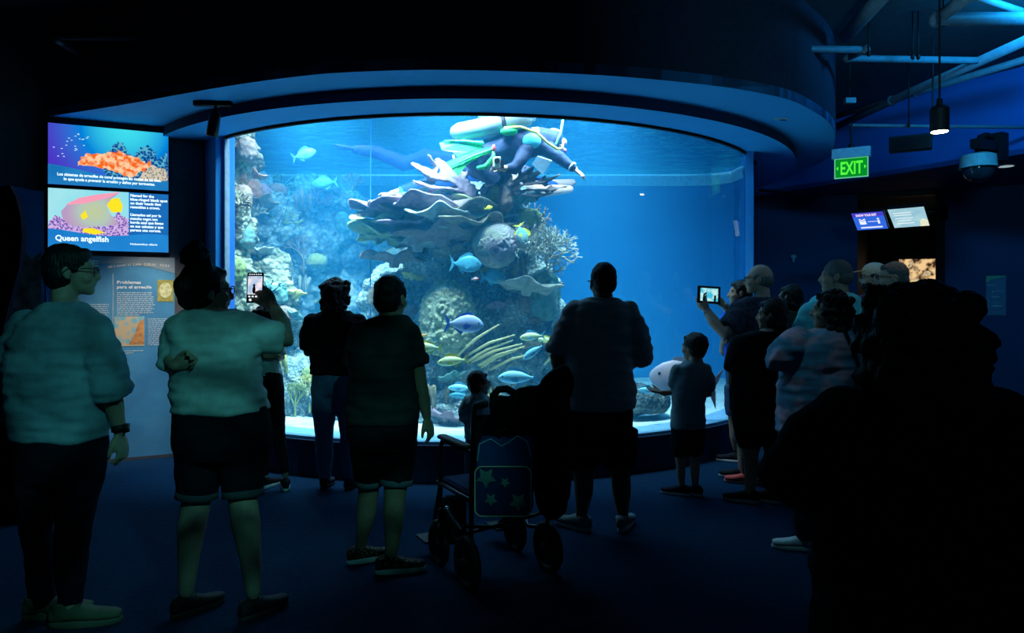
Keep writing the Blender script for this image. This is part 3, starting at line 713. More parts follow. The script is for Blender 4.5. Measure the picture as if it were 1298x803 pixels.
for x_, y_, w_, h_ in ((.08, .76, .35, .02), (.5, .76, .04, .02), (.28, .6, .1, .04), (.45, .61, .45, .008), (.28, .47, .38, .03), (.28, .35, .3, .008), (.28, .31, .42, .008), (.28, .24, .52, .035), (.06, .35, .1, .02)):
    mb.box(((x_+w_/2)*wd, y_*hh, .008), (w_*wd, h_*hh, .003), m)
mb.build('text_lines', printed('notice_white', (.5, .6, .65)), t)
# small light on the navy wall
c = right_pt(1180, 328); c = W(1005, 328, 11.15)
mb = MB(); mb.ell(c+Vector((0, -.02, .03)), (.05, .04, .035)); mb.ell(c+Vector((0, -.02, -.03)), (.02, .02, .04)); o = organic('wall_sensor', mb, .01, mat('wall_sensor_white', (.6, .65, .7), .5))
tag(o, 'small white sensor on the navy wall right of the window', 'sensor')

# ------------------------------------------------------------------ pipes under the ceiling
def pipe(name, pts, r, label, cat='pipe', m=None, group=None):
    mb = MB(); mb.tube(pts, r, 14, round_=False)
    for p in pts[1:-1]: mb.ell(p, (r*1.25, r*1.25, r*1.25), None, 14, 8)
    o = mb.build(name, m or M['pipe'], None, True); return tag(o, label, cat, group)
def WZ(px, py, z):
    Y = (z-EYE)*F/(HY-py); return Vector(((px-CX)/F*Y, Y, z))
pipe('ceiling_pipe', [WZ(1045, 168, 3.72), WZ(1130, 128, 3.72), WZ(1330, 38, 3.72)], .045, 'thick diagonal grey pipe, lower of the pair above the pendant lamp')
pipe('ceiling_pipe', [WZ(1052, 150, 3.84), WZ(1160, 118, 3.84), WZ(1330, 66, 3.84)], .035, 'thinner diagonal pipe running beside the thick grey one')
pipe('ceiling_pipe', [WZ(905, 61, 3.72), WZ(1097, 63, 3.72), WZ(1074, 74, 3.72), WZ(1246, 77, 3.72)], .032, 'cranked pipe with two elbows right of the round bulkhead')
pipe('ceiling_pipe', [WZ(1125, -12, 3.9), WZ(1072, 46, 3.9)], .06, 'short thick pipe entering the bulkhead at the top')
pipe('ceiling_pipe', [WZ(1240, -15, 3.7), WZ(1188, 24, 3.7), WZ(1330, 24, 3.7)], .052, 'fat elbowed pipe at the top right corner')
pipe('ceiling_pipe', [WZ(1225, -8, 3.95), WZ(1330, 26, 3.95)], .03, 'dark pipe slanting down at the very top right')
pipe('ceiling_pipe', [WZ(1076, 159, 3.35), WZ(1345, 162, 3.35)], .018, 'thin level conduit carrying the exit sign')
pipe('ceiling_pipe', [WZ(68, 48, 3.72), WZ(290, 50, 3.72)], .018, 'thin level pipe across the dark ceiling, upper left')
pipe('ceiling_pipe', [WZ(70, 50, 3.70), WZ(124, 83, 3.70)], .026, 'short slanting pipe, upper left')
for px, y0, Y in ((1101, 68, 6.2), (1157, 72, 6.3), (1164, 72, 6.3), (1196, 30, 5.6), (1152, 158, 7.4)):
    a = W(px, y0, Y); mb = MB(); mb.tube([a, Vector((a.x, a.y, ZC))], .007, 8, round_=False); mb.ell(a, (.018, .018, .028))
    tag(mb.build('hanger_rod', M['black'], None, True), 'thin black hanger rod '+{1101: 'holding the cranked pipe just right of its elbow', 1157: 'left of a close pair above the speaker box', 1164: 'right of a close pair above the speaker box', 1196: 'below the fat elbowed pipe at the top right', 1152: 'holding the thin level conduit near the speaker box'}[px], 'rod', 'pipe hanger rods')
c = W(1077, 128, 7.0); t = MB().box(c, (.1, .06, .05)).build('junction_box', M['pipe']); tag(t, 'small pale junction box beside the bulkhead, above the exit sign', 'box')
a = W(1077, 122, 7.0); mb = MB(); mb.tube([a, Vector((a.x, a.y, ZC))], .007, 8, round_=False); tag(mb.build('hanger_rod', M['black']), 'thin black rod holding the small junction box beside the bulkhead', 'rod', 'pipe hanger rods')
pipe('ceiling_pipe', [Vector((3.45, 9.9, 3.05)), Vector((4.0, 10.2, 3.05))], .02, 'short dark conduit end beside the window under the soffit', m=M['black'])

# ------------------------------------------------------------------ people
SK = {}
def skin(name, c): SK[name] = mat('skin_'+name, c, .55, col2=tuple(q*.88 for q in c), scale=40, bump=.15, bscale=200); return SK[name]
skin('light', (.45, .27, .19)); skin('tan', (.34, .19, .12)); skin('brown', (.22, .12, .075))
HR = {'black': mat('hair_black', (.006, .005, .005), .55, bump=.9, bscale=120, stretch=(1, 1, .15)), 'brown': mat('hair_dark_brown', (.014, .009, .006), .55, bump=.9, bscale=120, stretch=(1, 1, .15)), 'grey': mat('hair_grey', (.12, .12, .12), .6, bump=.8, bscale=120, stretch=(1, 1, .15))}
def cloth(name, c, c2=None, scale=25, voro=False, **k): return mat(name, c, .9, col2=c2 or tuple(q*.85 for q in c), scale=scale, bump=.35, bscale=260, sheen=0, spec=.08, voro=voro, **k)
RUB = mat('rubber_white', (.5, .52, .52), .6); RUBK = mat('rubber_black', (.012, .012, .014), .6)
GLS = mat('glasses_frame', (.008, .008, .01), .25, spec=.6)

def head_T(c, yaw, pitch=0, k=1.0, roll=0):
    return Matrix.Translation(c) @ Matrix.Rotation(-yaw, 4, 'Z') @ Matrix.Rotation(pitch, 4, 'X') @ Matrix.Rotation(roll, 4, 'Y') @ Matrix.Scale(k, 4)
def head_prims(mb, T, beard=False):
    mb.ell((0, -.012, .022), (.074, .094, .092), T)
    mb.ell((0, .03, -.03), (.06, .062, .078), T)
    mb.ell((0, .045, -.07), (.047, .045, .04), T)
    mb.ell((0, .068, -.092), (.026, .026, .022), T)
    mb.ell((0, .072, .022), (.052, .022, .016), T)
    mb.tube([(0, .088, .008), (0, .103, -.018), (0, .108, -.03)], [.008, .011, .0135], 10, T)
    mb.ell((.012, .094, -.033), (.009, .011, .008), T, 10, 8); mb.ell((-.012, .094, -.033), (.009, .011, .008), T, 10, 8)
    mb.ell((0, .088, -.054), (.023, .014, .0065), T, 12, 8); mb.ell((0, .086, -.064), (.019, .014, .007), T, 12, 8)
    for s in (-1, 1):
        mb.ell((s*.03, .074, .0), (.014, .014, .011), T, 12, 8)
        mb.ell((s*.04, .06, -.035), (.024, .026, .024), T, 12, 8)
        mb.ell((s*.076, -.008, -.012), (.009, .02, .032), T, 12, 8)
        mb.ell((s*.078, -.002, -.034), (.007, .011, .014), T, 10, 8)
    mb.tube([(0, -.018, -.03), (0, -.03, -.13)], [.05, .055], 16, T)

def hair_mesh(style, T, name, m, parent, k=1.0, vox=.007):
    mb = MB(); d = None; sm = 2
    mb.ell((0, -.022, .034), (.083, .097, .091), T, 28, 18)
    mb.ell((0, -.04, -.01), (.079, .078, .09), T, 24, 16)
    mb.ell((0, .05, .074), (.05, .034, .028), T)
    for s in (-1, 1): mb.ell((s*.066, .012, .02), (.017, .03, .04), T, 12, 10)
    if style == 'short':
        d = nz(22, .006)
    elif style == 'crew':
        mb = MB(); mb.ell((0, -.02, .03), (.079, .093, .09), T, 28, 18); mb.ell((0, -.04, -.01), (.076, .073, .075), T, 24, 16); mb.ell((0, .045, .07), (.05, .036, .028), T); d = nz(40, .003)
    elif style == 'fade':   # bald crown, hair on sides and back
        mb = MB(); mb.ell((0, -.045, -.012), (.0775, .068, .06), T, 24, 16)
        for s in (-1, 1): mb.ell((s*.064, .0, .012), (.016, .035, .03), T, 12, 10)
        d = nz(50, .002)
    elif style == 'bun':
        mb.ell((-.005, -.05, .15), (.062, .062, .05), T, 24, 16); mb.ell((0, -.035, .015), (.092, .1, .085), T, 24, 16); mb.tube([(0, -.02, .1), (-.0, -.045, .14)], [.05, .045], 14, T)
        mb.ell((0, -.07, -.03), (.065, .05, .06), T)
        for i in range(7): a = i*.9; mb.tube([T @ Vector((.055*math.cos(a), -.045+.055*math.sin(a), .125)), T @ Vector((.045*math.cos(a+.8), -.045+.045*math.sin(a+.8), .165)), T @ Vector((.015*math.cos(a+1.6), -.045+.015*math.sin(a+1.6), .203))], .016, 8)
        d = nz(30, .006)
    elif style == 'curly':
        random.seed(11)
        for i in range(46):
            a = random.uniform(math.pi*.85, math.pi*2.15); z = random.uniform(-.12, .08)
            r = .088-.01*random.random()
            mb.ell((r*math.cos(a), -.02+.098*math.sin(a), z), (.026, .026, .028), T, 10, 8)
        mb.ell((0, -.05, -.09), (.1, .07, .085), T); mb.ell((0, -.035, .02), (.095, .1, .09), T); d = nz(26, .016); sm = 1
    elif style == 'bigcurly':
        random.seed(12)
        mb.ell((0, -.03, .02), (.12, .125, .105), T); mb.ell((0, -.05, -.08), (.13, .11, .1), T)
        for i in range(70):
            a = random.uniform(math.pi*.85, math.pi*2.15); z = random.uniform(-.2, .09); r = .118+.012*random.random()
            if z > .03: r *= .85
            mb.ell((r*math.cos(a), -.03+r*math.sin(a), z), (.03, .03, .035), T, 10, 8)
        d = nz(20, .02); sm = 1
    elif style == 'long':
        mb.ell((0, -.03, .015), (.1, .105, .1), T); mb.ell((0, -.05, -.1), (.115, .09, .1), T); mb.ell((0, -.05, -.2), (.135, .08, .1), T); mb.ell((0, -.06, -.27), (.13, .07, .09), T)
        random.seed(4)
        for i in range(40):
            a = random.uniform(math.pi*.9, math.pi*2.1); x = math.cos(a); y = math.sin(a)
            pts = [T @ Vector((x*(.09+.05*q)*1.0, -.03+y*(.085+.02*q), .05-.36*q+.01*math.sin(q*9+i))) for q in [j/6 for j in range(7)]]
            mb.tube(pts, [.02*k]*6+[.008*k], 8)
        d = nz(18, .012); sm = 1
    elif style == 'bob':
        mb.ell((0, -.05, -.07), (.085, .06, .065), T)
        for s in (-1, 1): mb.ell((s*.075, -.01, -.05), (.018, .04, .05), T)
        d = nz(24, .008)
    elif style == 'round':   # thick rounded cut on a child
        mb.ell((0, -.03, .03), (.094, .104, .092), T, 28, 18); d = nz(24, .006)
    return organic(name, mb, vox*k, m, parent, smooth=sm, disp=d)

def hand_prims(mb, wrist, d, n, side=1, k=1.0, curl=.35, spread=.12, thumb=.7):
    """d: towards the fingertips, n: palm normal (the way the palm faces), side: +1 thumb towards n x d"""
    d = Vector(d).normalized(); n = Vector(n); n = (n-d*n.dot(d)).normalized(); s = d.cross(n)*side
    wr = Vector(wrist)
    mb.tube([wr, wr+d*.03*k, wr+d*.062*k, wr+d*.088*k], [.026*k, .034*k, .041*k, .039*k], 14, None, True, .42, up=n)
    L = [.07, .08, .074, .058]; off = [.03, .01, -.011, -.03]
    for i in range(4):
        b = wr+d*(.082-.006*abs(i-1))*k+s*off[i]*k
        dirv = (d+s*(spread*(1.5-i)/1.5)).normalized(); p = b; a = curl*.5; pts = [b-d*.02*k, b]
        for j, fr_ in enumerate((.44, .32, .24)):
            v = (dirv*math.cos(a)+n*math.sin(a)); p = p+v*L[i]*fr_*k; pts.append(p); a += curl
        r = (.0088 if i < 3 else .0075)*k
        mb.tube(pts, [r*1.05, r*1.05, r, r*.93, r*.8], 8)
    b = wr+d*.022*k+s*.026*k+n*.006*k; tv = (d*math.cos(thumb)+s*math.sin(thumb)+n*.25).normalized()
    mb.tube([b, b+tv*.038*k, b+(tv*.7+d*.3+n*.12).normalized()*.066*k+tv*.004, b+(tv*.5+d*.5+n*.2).normalized()*.088*k], [.0145*k, .0125*k, .0105*k, .0085*k], 8)

def limb_pts(P, L):
    pts = [P.w(*q[:3]) for q in L]; return pts, [q[3]*P.s for q in L]
def sub(pts, rad, t0, t1):
    """piece of a polyline between fractions of its length"""
    l = [0]
    for a, b in zip(pts[:-1], pts[1:]): l.append(l[-1]+(b-a).length)
    T = l[-1]; A, B = t0*T, t1*T; out = []; R = []
    def at(q):
        for i in range(len(pts)-1):
            if l[i+1] >= q-1e-9:
                f = (q-l[i])/max(1e-9, l[i+1]-l[i]); return pts[i].lerp(pts[i+1], f), rad[i]+(rad[i+1]-rad[i])*f
        return pts[-1], rad[-1]
    p, r = at(A); out.append(p); R.append(r)
    for i in range(len(pts)):
        if A+1e-4 < l[i] < B-1e-4: out.append(pts[i]); R.append(rad[i])
    p, r = at(B); out.append(p); R.append(r); return out, R

def shoe(P, parent, name, at_, yaw, L=.28, m=None, sole=None, high=.0, laces=None, k=1.0):
    """at_: ankle column world x,y ; toe points to yaw"""
    T = Matrix.Translation((at_[0], at_[1], 0)) @ Matrix.Rotation(-yaw, 4, 'Z') @ Matrix.Scale(L/.28, 4)
    mb = MB()
    secs = [(-.075, .026, .062), (-.05, .036, .082), (-.02, .038, .088), (.02, .039, .082), (.06, .042, .066), (.1, .046, .052), (.14, .047, .045), (.175, .04, .04), (.2, .022, .034)]
    rings = []
    for y, hw, hh in secs:
        rings.append([T @ Vector((hw*math.cos(a)*(1 if math.sin(a) < 0 else .9), y, .022+max(0, hh*.5+hh*.5*math.sin(a)))) for a in [2*math.pi*i/16 for i in range(16)]])
    mb.loft(rings); mb.tube([(0, -.025, .06), (0, -.03, .095+high)], [.04, .043], 14, T, round_=False)
    up = organic(name, mb, .007, m, parent, smooth=2)
    mb = MB(); n = 28; ol = []
    for i in range(n):
        a = 2*math.pi*i/n; y = .0625+.143*math.sin(a); hw = .043+.006*math.sin(a)-.003*math.cos(2*a)
        ol.append(Vector((hw*math.cos(a)*(1 if math.sin(a) < .97 else .8), y, 0)))
    rings = [[T @ (q+Vector((0, 0, z))-Vector((q.x, q.y-.0625, 0))*sh) for q in ol] for z, sh in ((.001, .05), (.006, 0), (.024, 0), (.028, .04))]
    mb.loft(rings); so = mb.build('sole', sole or RUB, up, True)
    if laces:
        mb = MB()
        for i in range(4):
            y = .02+.022*i; z = .104-.012*i
            mb.tube([T @ Vector((-.02, y, z-.004)), T @ Vector((0, y+.006, z+.004)), T @ Vector((.02, y, z-.004))], .0028, 6)
        mb.build('laces', laces, up, True)
    return up

def glasses(T, parent, m=GLS):
    mb = MB()
    for s in (-1, 1):
        cx = s*.032; pts = []
        for i in range(17):
            a = 2*math.pi*i/16; pts.append(T @ Vector((cx+.025*math.copysign(abs(math.cos(a))**.7, math.cos(a)), .104-.006*abs(s*.5), .0+.018*math.copysign(abs(math.sin(a))**.7, math.sin(a)))))
        mb.tube(pts, .0027, 6, round_=False)
        mb.tube([T @ Vector((s*.057, .102, .006)), T @ Vector((s*.077, .08, .006)), T @ Vector((s*.084, .0, .004)), T @ Vector((s*.083, -.02, -.012))], .0026, 6)
    mb.tube([T @ Vector((-.008, .105, .004)), T @ Vector((0, .108, .007)), T @ Vector((.008, .105, .004))], .0025, 6)
    return mb.build('glasses', m, parent, True)

class Person: pass
def person(label, Y, x, group='visitors watching the aquarium', yaw=0.0, head=None, hk=1.0, hyaw=0, hpitch=0, torso=None, arms=(), legs=(), shirt=None, sleeve=.4, wrinkle=.006,
           pants=None, pants_end=.5, pants_grow=1.2, hip=None, style='short', hairm='black', sk='tan', shoes=None, glass=False, hands=True, vox=.0075, neck=None, cuffs=None, sleeve_grow=1.22, flare=.16, hair_vox=.007, name='person', hem_extra=0, beard=None, pants_w=.005):
    P = Person(); P.Y = Y; P.s = Y/F
    P.w = lambda px, py, dy=0: W(px, py, Y+dy)
    root = empty(name, ((x-CX)/F*Y, Y, 0), label, 'person', group)
    hc = P.w(*head); T = head_T(hc, hyaw, hpitch, hk); P.T = T; P.root = root
    body = MB(); head_prims(body, T)
    nb = P.w(torso[0][1]/2+torso[0][2]/2, torso[0][0]+6, torso[0][4] if len(torso[0]) > 4 else 0)
    body.tube([T @ Vector((0, -.02, -.06)), T @ Vector((0, -.03, -.1)), nb, nb+Vector((0, 0, -.06))], [.05*hk, .053*hk, .06*hk, .07*hk], 16)
    def tor(mb, secs, gx, gy, n=28, e=2.4):
        rings = []
        for q in secs:
            py, xl, xr, yh = q[:4]; yc = q[4] if len(q) > 4 else 0
            c = P.w((xl+xr)/2, py, yc); hw = (xr-xl)/2*P.s*gx; hy = yh*gy
            rings.append([c+Vector((hw*math.copysign(abs(math.cos(a))**(2/e), math.cos(a)), hy*math.copysign(abs(math.sin(a))**(2/e), math.sin(a)), 0)) for a in [2*math.pi*i/n for i in range(n)]])
        mb.loft(rings)
    tor(body, torso, .9, .88)
    if hip: tor(body, hip, .86, .86)
    AR_ = []
    for A in arms:
        pts, rad = limb_pts(P, A['p']); body.tube(pts, rad, 14)
        if A.get('hand', True) and hands:
            hd = Vector(A.get('d', pts[-1]-pts[-2])); hand_prims(body, pts[-1], hd, A.get('n', (1, 0, 0)), A.get('side', 1), A.get('k', 1.0)*hk if A.get('k') else hk, A.get('curl', .35), A.get('spread', .12), A.get('thumb', .6))
        AR_.append((pts, rad))
    LG = []
    for Lg in legs:
        pts, rad = limb_pts(P, Lg); body.tube(pts, rad, 16); LG.append((pts, rad))
    b = organic('body', body, vox, SK[sk], root, smooth=2); b['label'] = 'bare skin of head, neck, arms and legs'
    if style: hair_mesh(style, T, 'hair', HR[hairm], root, hk, hair_vox)
    if shirt:
        mb = MB(); tor(mb, torso, 1, 1)
        c0 = P.w(torso[0][1]/2+torso[0][2]/2, torso[0][0]+2, torso[0][4] if len(torso[0]) > 4 else 0)
        mb.tube([c0+Vector((0, 0, -.03)), c0+Vector((0, 0, .0))], [.085*hk, .072*hk], 18, round_=False)
        for i, (pts, rad) in enumerate(AR_):
            se = arms[i].get('sleeve', sleeve)
            p2, r2 = sub(pts, rad, 0, se); g = sleeve_grow
            R = [(r*g+.004)*(1+flare*(j_/max(1, len(r2)-1))) for j_, r in enumerate(r2)]
            if se < .9 and len(p2) >= 2:
                dv = (p2[-1]-p2[-2]).normalized(); p2 = p2[:-1]+[p2[-1]-dv*.01, p2[-1]]; R = R[:-1]+[R[-1], R[-1]]
            q0 = p2[0]; mb.ell(q0, (R[0], R[0], R[0]), None, 16, 12)
            mb.tube(p2, R, 18, round_=False)
        so = organic('shirt', mb, .011, shirt, root, smooth=3, disp=lambda p, f=nz(7, wrinkle, 1, 2, (1, 1, 1.6)), g=nz(12, wrinkle*1.0, 2, 2, (.45, .45, 1.9)): f(p)+g(p)+.004)
        P.shirt = so
    if pants:
        mb = MB()
        if hip: tor(mb, hip, 1, 1)
        for i, (pts, rad) in enumerate(LG):
            e = pants_end if isinstance(pants_end, (int, float)) else pants_end[i]
            p2, r2 = sub(pts, rad, 0, e)
            mb.tube(p2, [r*pants_grow+.003 for r in r2], 20, round_=False)
            if cuffs:
                dv = (p2[-1]-p2[-2]).normalized(); cm = MB(); rr = r2[-1]*pants_grow+.006
                cm.tube([p2[-1]-dv*.03, p2[-1]-dv*.028, p2[-1]+dv*.004, p2[-1]+dv*.006], [rr*.97, rr+.005, rr+.005, rr*.95], 24, round_=False)
                P.cuffs = P.__dict__.get('cuffs', []) + [cm]
        po = organic('trousers' if (pants_end if isinstance(pants_end, (int, float)) else .9) > .8 else 'shorts', mb, .012, pants, root, smooth=3, disp=lambda p, f=nz(8, pants_w, 5, 2, (1, 1, 1.6)): f(p)+.003)
        for cm in P.__dict__.get('cuffs', []): cm.build('cuff', cuffs, po, True)
    if shoes:
        for i, S in enumerate(shoes):
            pts, rad = LG[i]; a = pts[-1]
            shoe(P, root, S.get('name', 'shoe'), (a.x, a.y), S['yaw'], S.get('L', .28), S['m'], S.get('sole'), S.get('high', 0), S.get('laces'))
    if glass: glasses(T, root)
    P.body = b; return P

def R_(d): return math.radians(d)
S_ = lambda yaw, m, sole=None, L=.28, high=0, laces=None, name='shoe': dict(yaw=R_(yaw), m=m, sole=sole, L=L, high=high, laces=laces, name=name)

# A: man in a sweatshirt, far left
PA = person('man in pale crew-neck sweatshirt, jeans and glasses at the far left', 3.38, 75, head=(91, 343, 0), hyaw=R_(68), hk=1.04,
    torso=[(386, 62, 104, .09), (396, 45, 120, .12), (412, 30, 133, .14), (435, 16, 138, .15), (470, 12, 138, .155), (510, 15, 136, .155), (545, 18, 134, .15), (556, 20, 132, .145)],
    arms=[dict(p=[(117, 416, 0, 15), (130, 455, -.03, 15), (139, 495, -.02, 14.5), (146, 520, .0, 11), (152, 548, .03, 7.5)], d=(.1, .1, -1), n=(-1, .1, 0), side=-1, sleeve=.66, curl=.45, k=1.05),
          dict(p=[(33, 416, 0, 14), (18, 450, .0, 14), (12, 480, .1, 12), (28, 500, .22, 9), (45, 508, .28, 8)], d=(1, .3, -.1), n=(0, -1, 0), sleeve=.9, curl=.5, hand=True)],
    legs=[[(50, 570, 0, 24), (48, 620, 0, 19.5), (46, 670, .02, 14), (50, 700, .0, 13.5), (54, 772, 0, 9.5)], [(103, 570, 0, 25), (99, 620, 0, 21), (92, 670, -.02, 16), (90, 705, -.03, 15), (88, 770, -.08, 10)]],
    hip=[(548, 22, 131, .135), (570, 22, 132, .14), (590, 26, 130, .14), (610, 32, 124, .12)],
    shirt=cloth('sweatshirt_pale', (.25, .36, .42)), sleeve=.7, sleeve_grow=1.42, wrinkle=.011, pants=cloth('jeans_dark', (.006, .01, .02), (.004, .006, .012)), pants_end=.985, pants_grow=1.22, pants_w=.009,
    shoes=[S_(75, mat('boot_olive', (.09, .085, .05), .7), mat('boot_sole', (.12, .1, .07), .7), .30, .015, RUBK, 'boot'), S_(78, mat('boot_olive_near', (.1, .095, .055), .7), mat('boot_sole_near', (.12, .1, .07), .7), .31, .015, RUBK, 'boot')],
    style='short', hairm='black', sk='light', glass=True, group='visitors standing before the window')
mb = MB(); a = PA.w(151, 543, .02); mb.tube([a+Vector((-.002, 0, .016)), a+Vector((.003, 0, -.014))], .036, 18, round_=False); mb.box(a+Vector((.036, 0, 0)), (.012, .036, .04)); mb.build('wristwatch', RUBK, PA.root, True)
mb = MB(); c0 = PA.w(83, 389, 0); mb.tube([c0+Vector((.08*math.cos(q), .07*math.sin(q), .008*math.sin(q))) for q in [i*math.pi/12 for i in range(25)]], .011, 8, round_=False); mb.build('ribbed_collar', cloth('collar_rib', (.38, .44, .46)), PA.root, True)

# B: woman with the bun photographing
PB = person('woman with hair bun, white tee and dark knee shorts raising a phone', 3.42, 280, head=(262, 368, .02), hyaw=R_(50), hk=1.1,
    torso=[(394, 236, 296, .09), (402, 226, 312, .11), (414, 217, 322, .14), (440, 216, 328, .16), (465, 219, 328, .165), (480, 220, 327, .165), (500, 221, 333, .18), (521, 222, 338, .18)],
    arms=[dict(p=[(312, 418, 0, 16), (338, 427, .05, 15), (363, 430, .1, 12), (358, 410, .16, 11), (346, 388, .24, 7.5)], d=(-.5, .3, .62), n=(-.6, .6, .0), side=1, sleeve=.38, curl=.55, spread=.2),
          dict(p=[(229, 418, 0, 14), (219, 438, -.02, 12), (214, 455, -.08, 10), (221, 464, -.16, 7)], d=(1, -.03, .25), n=(.1, -1, 0), side=-1, sleeve=.72, curl=.95, k=.85)],
    legs=[[(256, 560, 0, 27), (252, 600, 0, 22), (248, 640, -.0, 17.5), (243, 668, .02, 17.5), (239, 705, .0, 13.5), (236, 752, 0, 9)], [(306, 560, 0, 27), (307, 600, 0, 22), (308, 636, -.02, 17.5), (312, 668, -.02, 17.5), (317, 705, -.02, 13.5), (321, 752, -.03, 9)]],
    hip=[(512, 224, 336, .165), (540, 223, 341, .18), (565, 224, 342, .17), (580, 228, 336, .14)],
    shirt=cloth('tee_white', (.55, .6, .58)), sleeve=.4, sleeve_grow=1.28, wrinkle=.012, pants=cloth('denim_knee_shorts', (.005, .008, .014)), pants_end=.36, pants_grow=1.22, cuffs=cloth('shorts_lining', (.05, .06, .07)),
    shoes=[S_(38, mat('trainer_black', (.015, .015, .018), .7), mat('trainer_sole', (.03, .03, .035), .6), .27, 0, RUBK), S_(35, mat('trainer_black_near', (.015, .015, .018), .7), mat('trainer_sole_near', (.03, .03, .035), .6), .27, 0, RUBK)],
    style='bun', hairm='brown', sk='light', glass=True, group='visitors standing before the window')
c = W(323.5, 365, 3.68); T = frame_T(c, Vector((1, .1, 0)), Vector((.03, .05, 1)))
t = empty('mobile_phone', c, 'black mobile phone with a lit screen held by the woman with a bun', 'phone')
o = MB().box((0, 0, 0), (.082, .009, .158), T).build('casing', M['black'], t); bv = o.modifiers.new('b', 'BEVEL'); bv.width = .003
mb = MB(); mb.box((0, -.0053, 0), (.074, .0012, .15), T); mb.build('screen_glass', M['black'], t)
MB().box((0, -.0065, .012), (.072, .0012, .095), T).build('screen', emat('phone_picture', (.35, .55, .8), 1.0, (.95, .8, .85), 25, .4, .6), t)
mb = MB(); mb.ell((-.004, -.0075, -.012), (.008, .0008, .02), T); mb.ell((-.004, -.0075, .012), (.006, .0008, .007), T); mb.build('picture_silhouette', M['black'], t)
mb = MB()
for i in range(6): mb.box((-.028+.011*i, -.0065, .069), (.006, .001, .005), T)
for i in range(4): mb.ell((-.026+.017*i, -.0065, -.046), (.006, .0008, .005), T, 10, 6)
for i in range(3): mb.ell((-.02+.02*i, -.0065, -.063), (.008, .0008, .007), T, 10, 6)
mb.build('screen_buttons', emat('phone_buttons', (.8, .85, .9), 1), t)

# C: person half hidden behind B
PC = person('person in pale tee and dark leggings half hidden behind the raised phone', 5.72, 345, head=(335, 404, 0), hyaw=R_(-25), hk=.93,
    torso=[(422, 326, 345, .07), (426, 320, 351, .09), (436, 317, 354, .1), (455, 320, 352, .1), (476, 321, 356, .11)],
    arms=[dict(p=[(350, 433, 0, 6), (355, 446, -.0, 5.5), (356, 455, .0, 5), (352, 452, -.12, 3.8)], d=(-.6, -.2, .1), n=(0, -1, .2), sleeve=.45, k=.9), dict(p=[(321, 433, 0, 6), (317, 450, .1, 5), (325, 460, .2, 4)], sleeve=.5)],
    legs=[[(331, 490, 0, 10), (330, 520, 0, 8.5), (332, 550, .0, 6.5), (334, 575, .0, 6.3), (336, 606, 0, 4)], [(347, 490, 0, 11), (350, 520, 0, 9), (353, 550, -.02, 7), (357, 575, -.03, 6.3), (362, 604, -.05, 4)]],
    hip=[(470, 321, 356, .1), (485, 320, 358, .11), (500, 322, 358, .1)],
    shirt=cloth('tee_pale_teal', (.4, .5, .5)), sleeve=.45, pants=cloth('leggings_black', (.008, .009, .012)), pants_end=.97, pants_grow=1.08,
    shoes=[S_(25, cloth('sneaker_black', (.012, .012, .015)), RUB, .25), S_(-20, cloth('sneaker_black_pale_sole', (.012, .012, .015)), RUB, .25)],
    style='long', hairm='black', sk='tan', group='visitors standing before the window', vox=.009)

# D: curly hair, black top, light jeans
PD = person('woman with curly shoulder hair, black top and pale blue jeans', 5.72, 425, head=(428, 374, 0), hyaw=R_(30), hk=1.1,
    torso=[(394, 410, 444, .08), (400, 398, 452, .1), (410, 390, 459, .12), (430, 389, 461, .13), (450, 394, 458, .13), (474, 394, 459, .13)],
    arms=[dict(p=[(396, 408, 0, 8), (390, 428, -.02, 7.5), (391, 447, .0, 6.5), (405, 440, .2, 5)], sleeve=.5), dict(p=[(454, 408, 0, 8), (462, 428, 0, 7.5), (460, 447, .06, 6.5), (445, 440, .22, 5)], sleeve=.6)],
    legs=[[(412, 490, 0, 15), (411, 520, 0, 13), (411, 550, .0, 9.5), (411, 575, .0, 9.5), (412, 608, 0, 6)], [(441, 490, 0, 15), (442, 520, 0, 13), (443, 550, -.02, 10), (443, 575, -.03, 9.5), (444, 608, -.03, 6)]],
    hip=[(468, 397, 457, .12), (485, 396, 458, .13), (500, 397, 457, .12)],
    shirt=cloth('top_black', (.01, .011, .014)), sleeve=.5, pants=cloth('jeans_pale', (.13, .24, .36), (.09, .18, .3)), pants_end=.985, pants_grow=1.12,
    shoes=[S_(5, cloth('shoe_dark_blue', (.02, .03, .05)), RUBK, .25), S_(20, cloth('shoe_dark_blue_right', (.02, .03, .05)), RUBK, .25)],
    style='curly', hairm='black', sk='tan', group='visitors standing before the window', vox=.009)

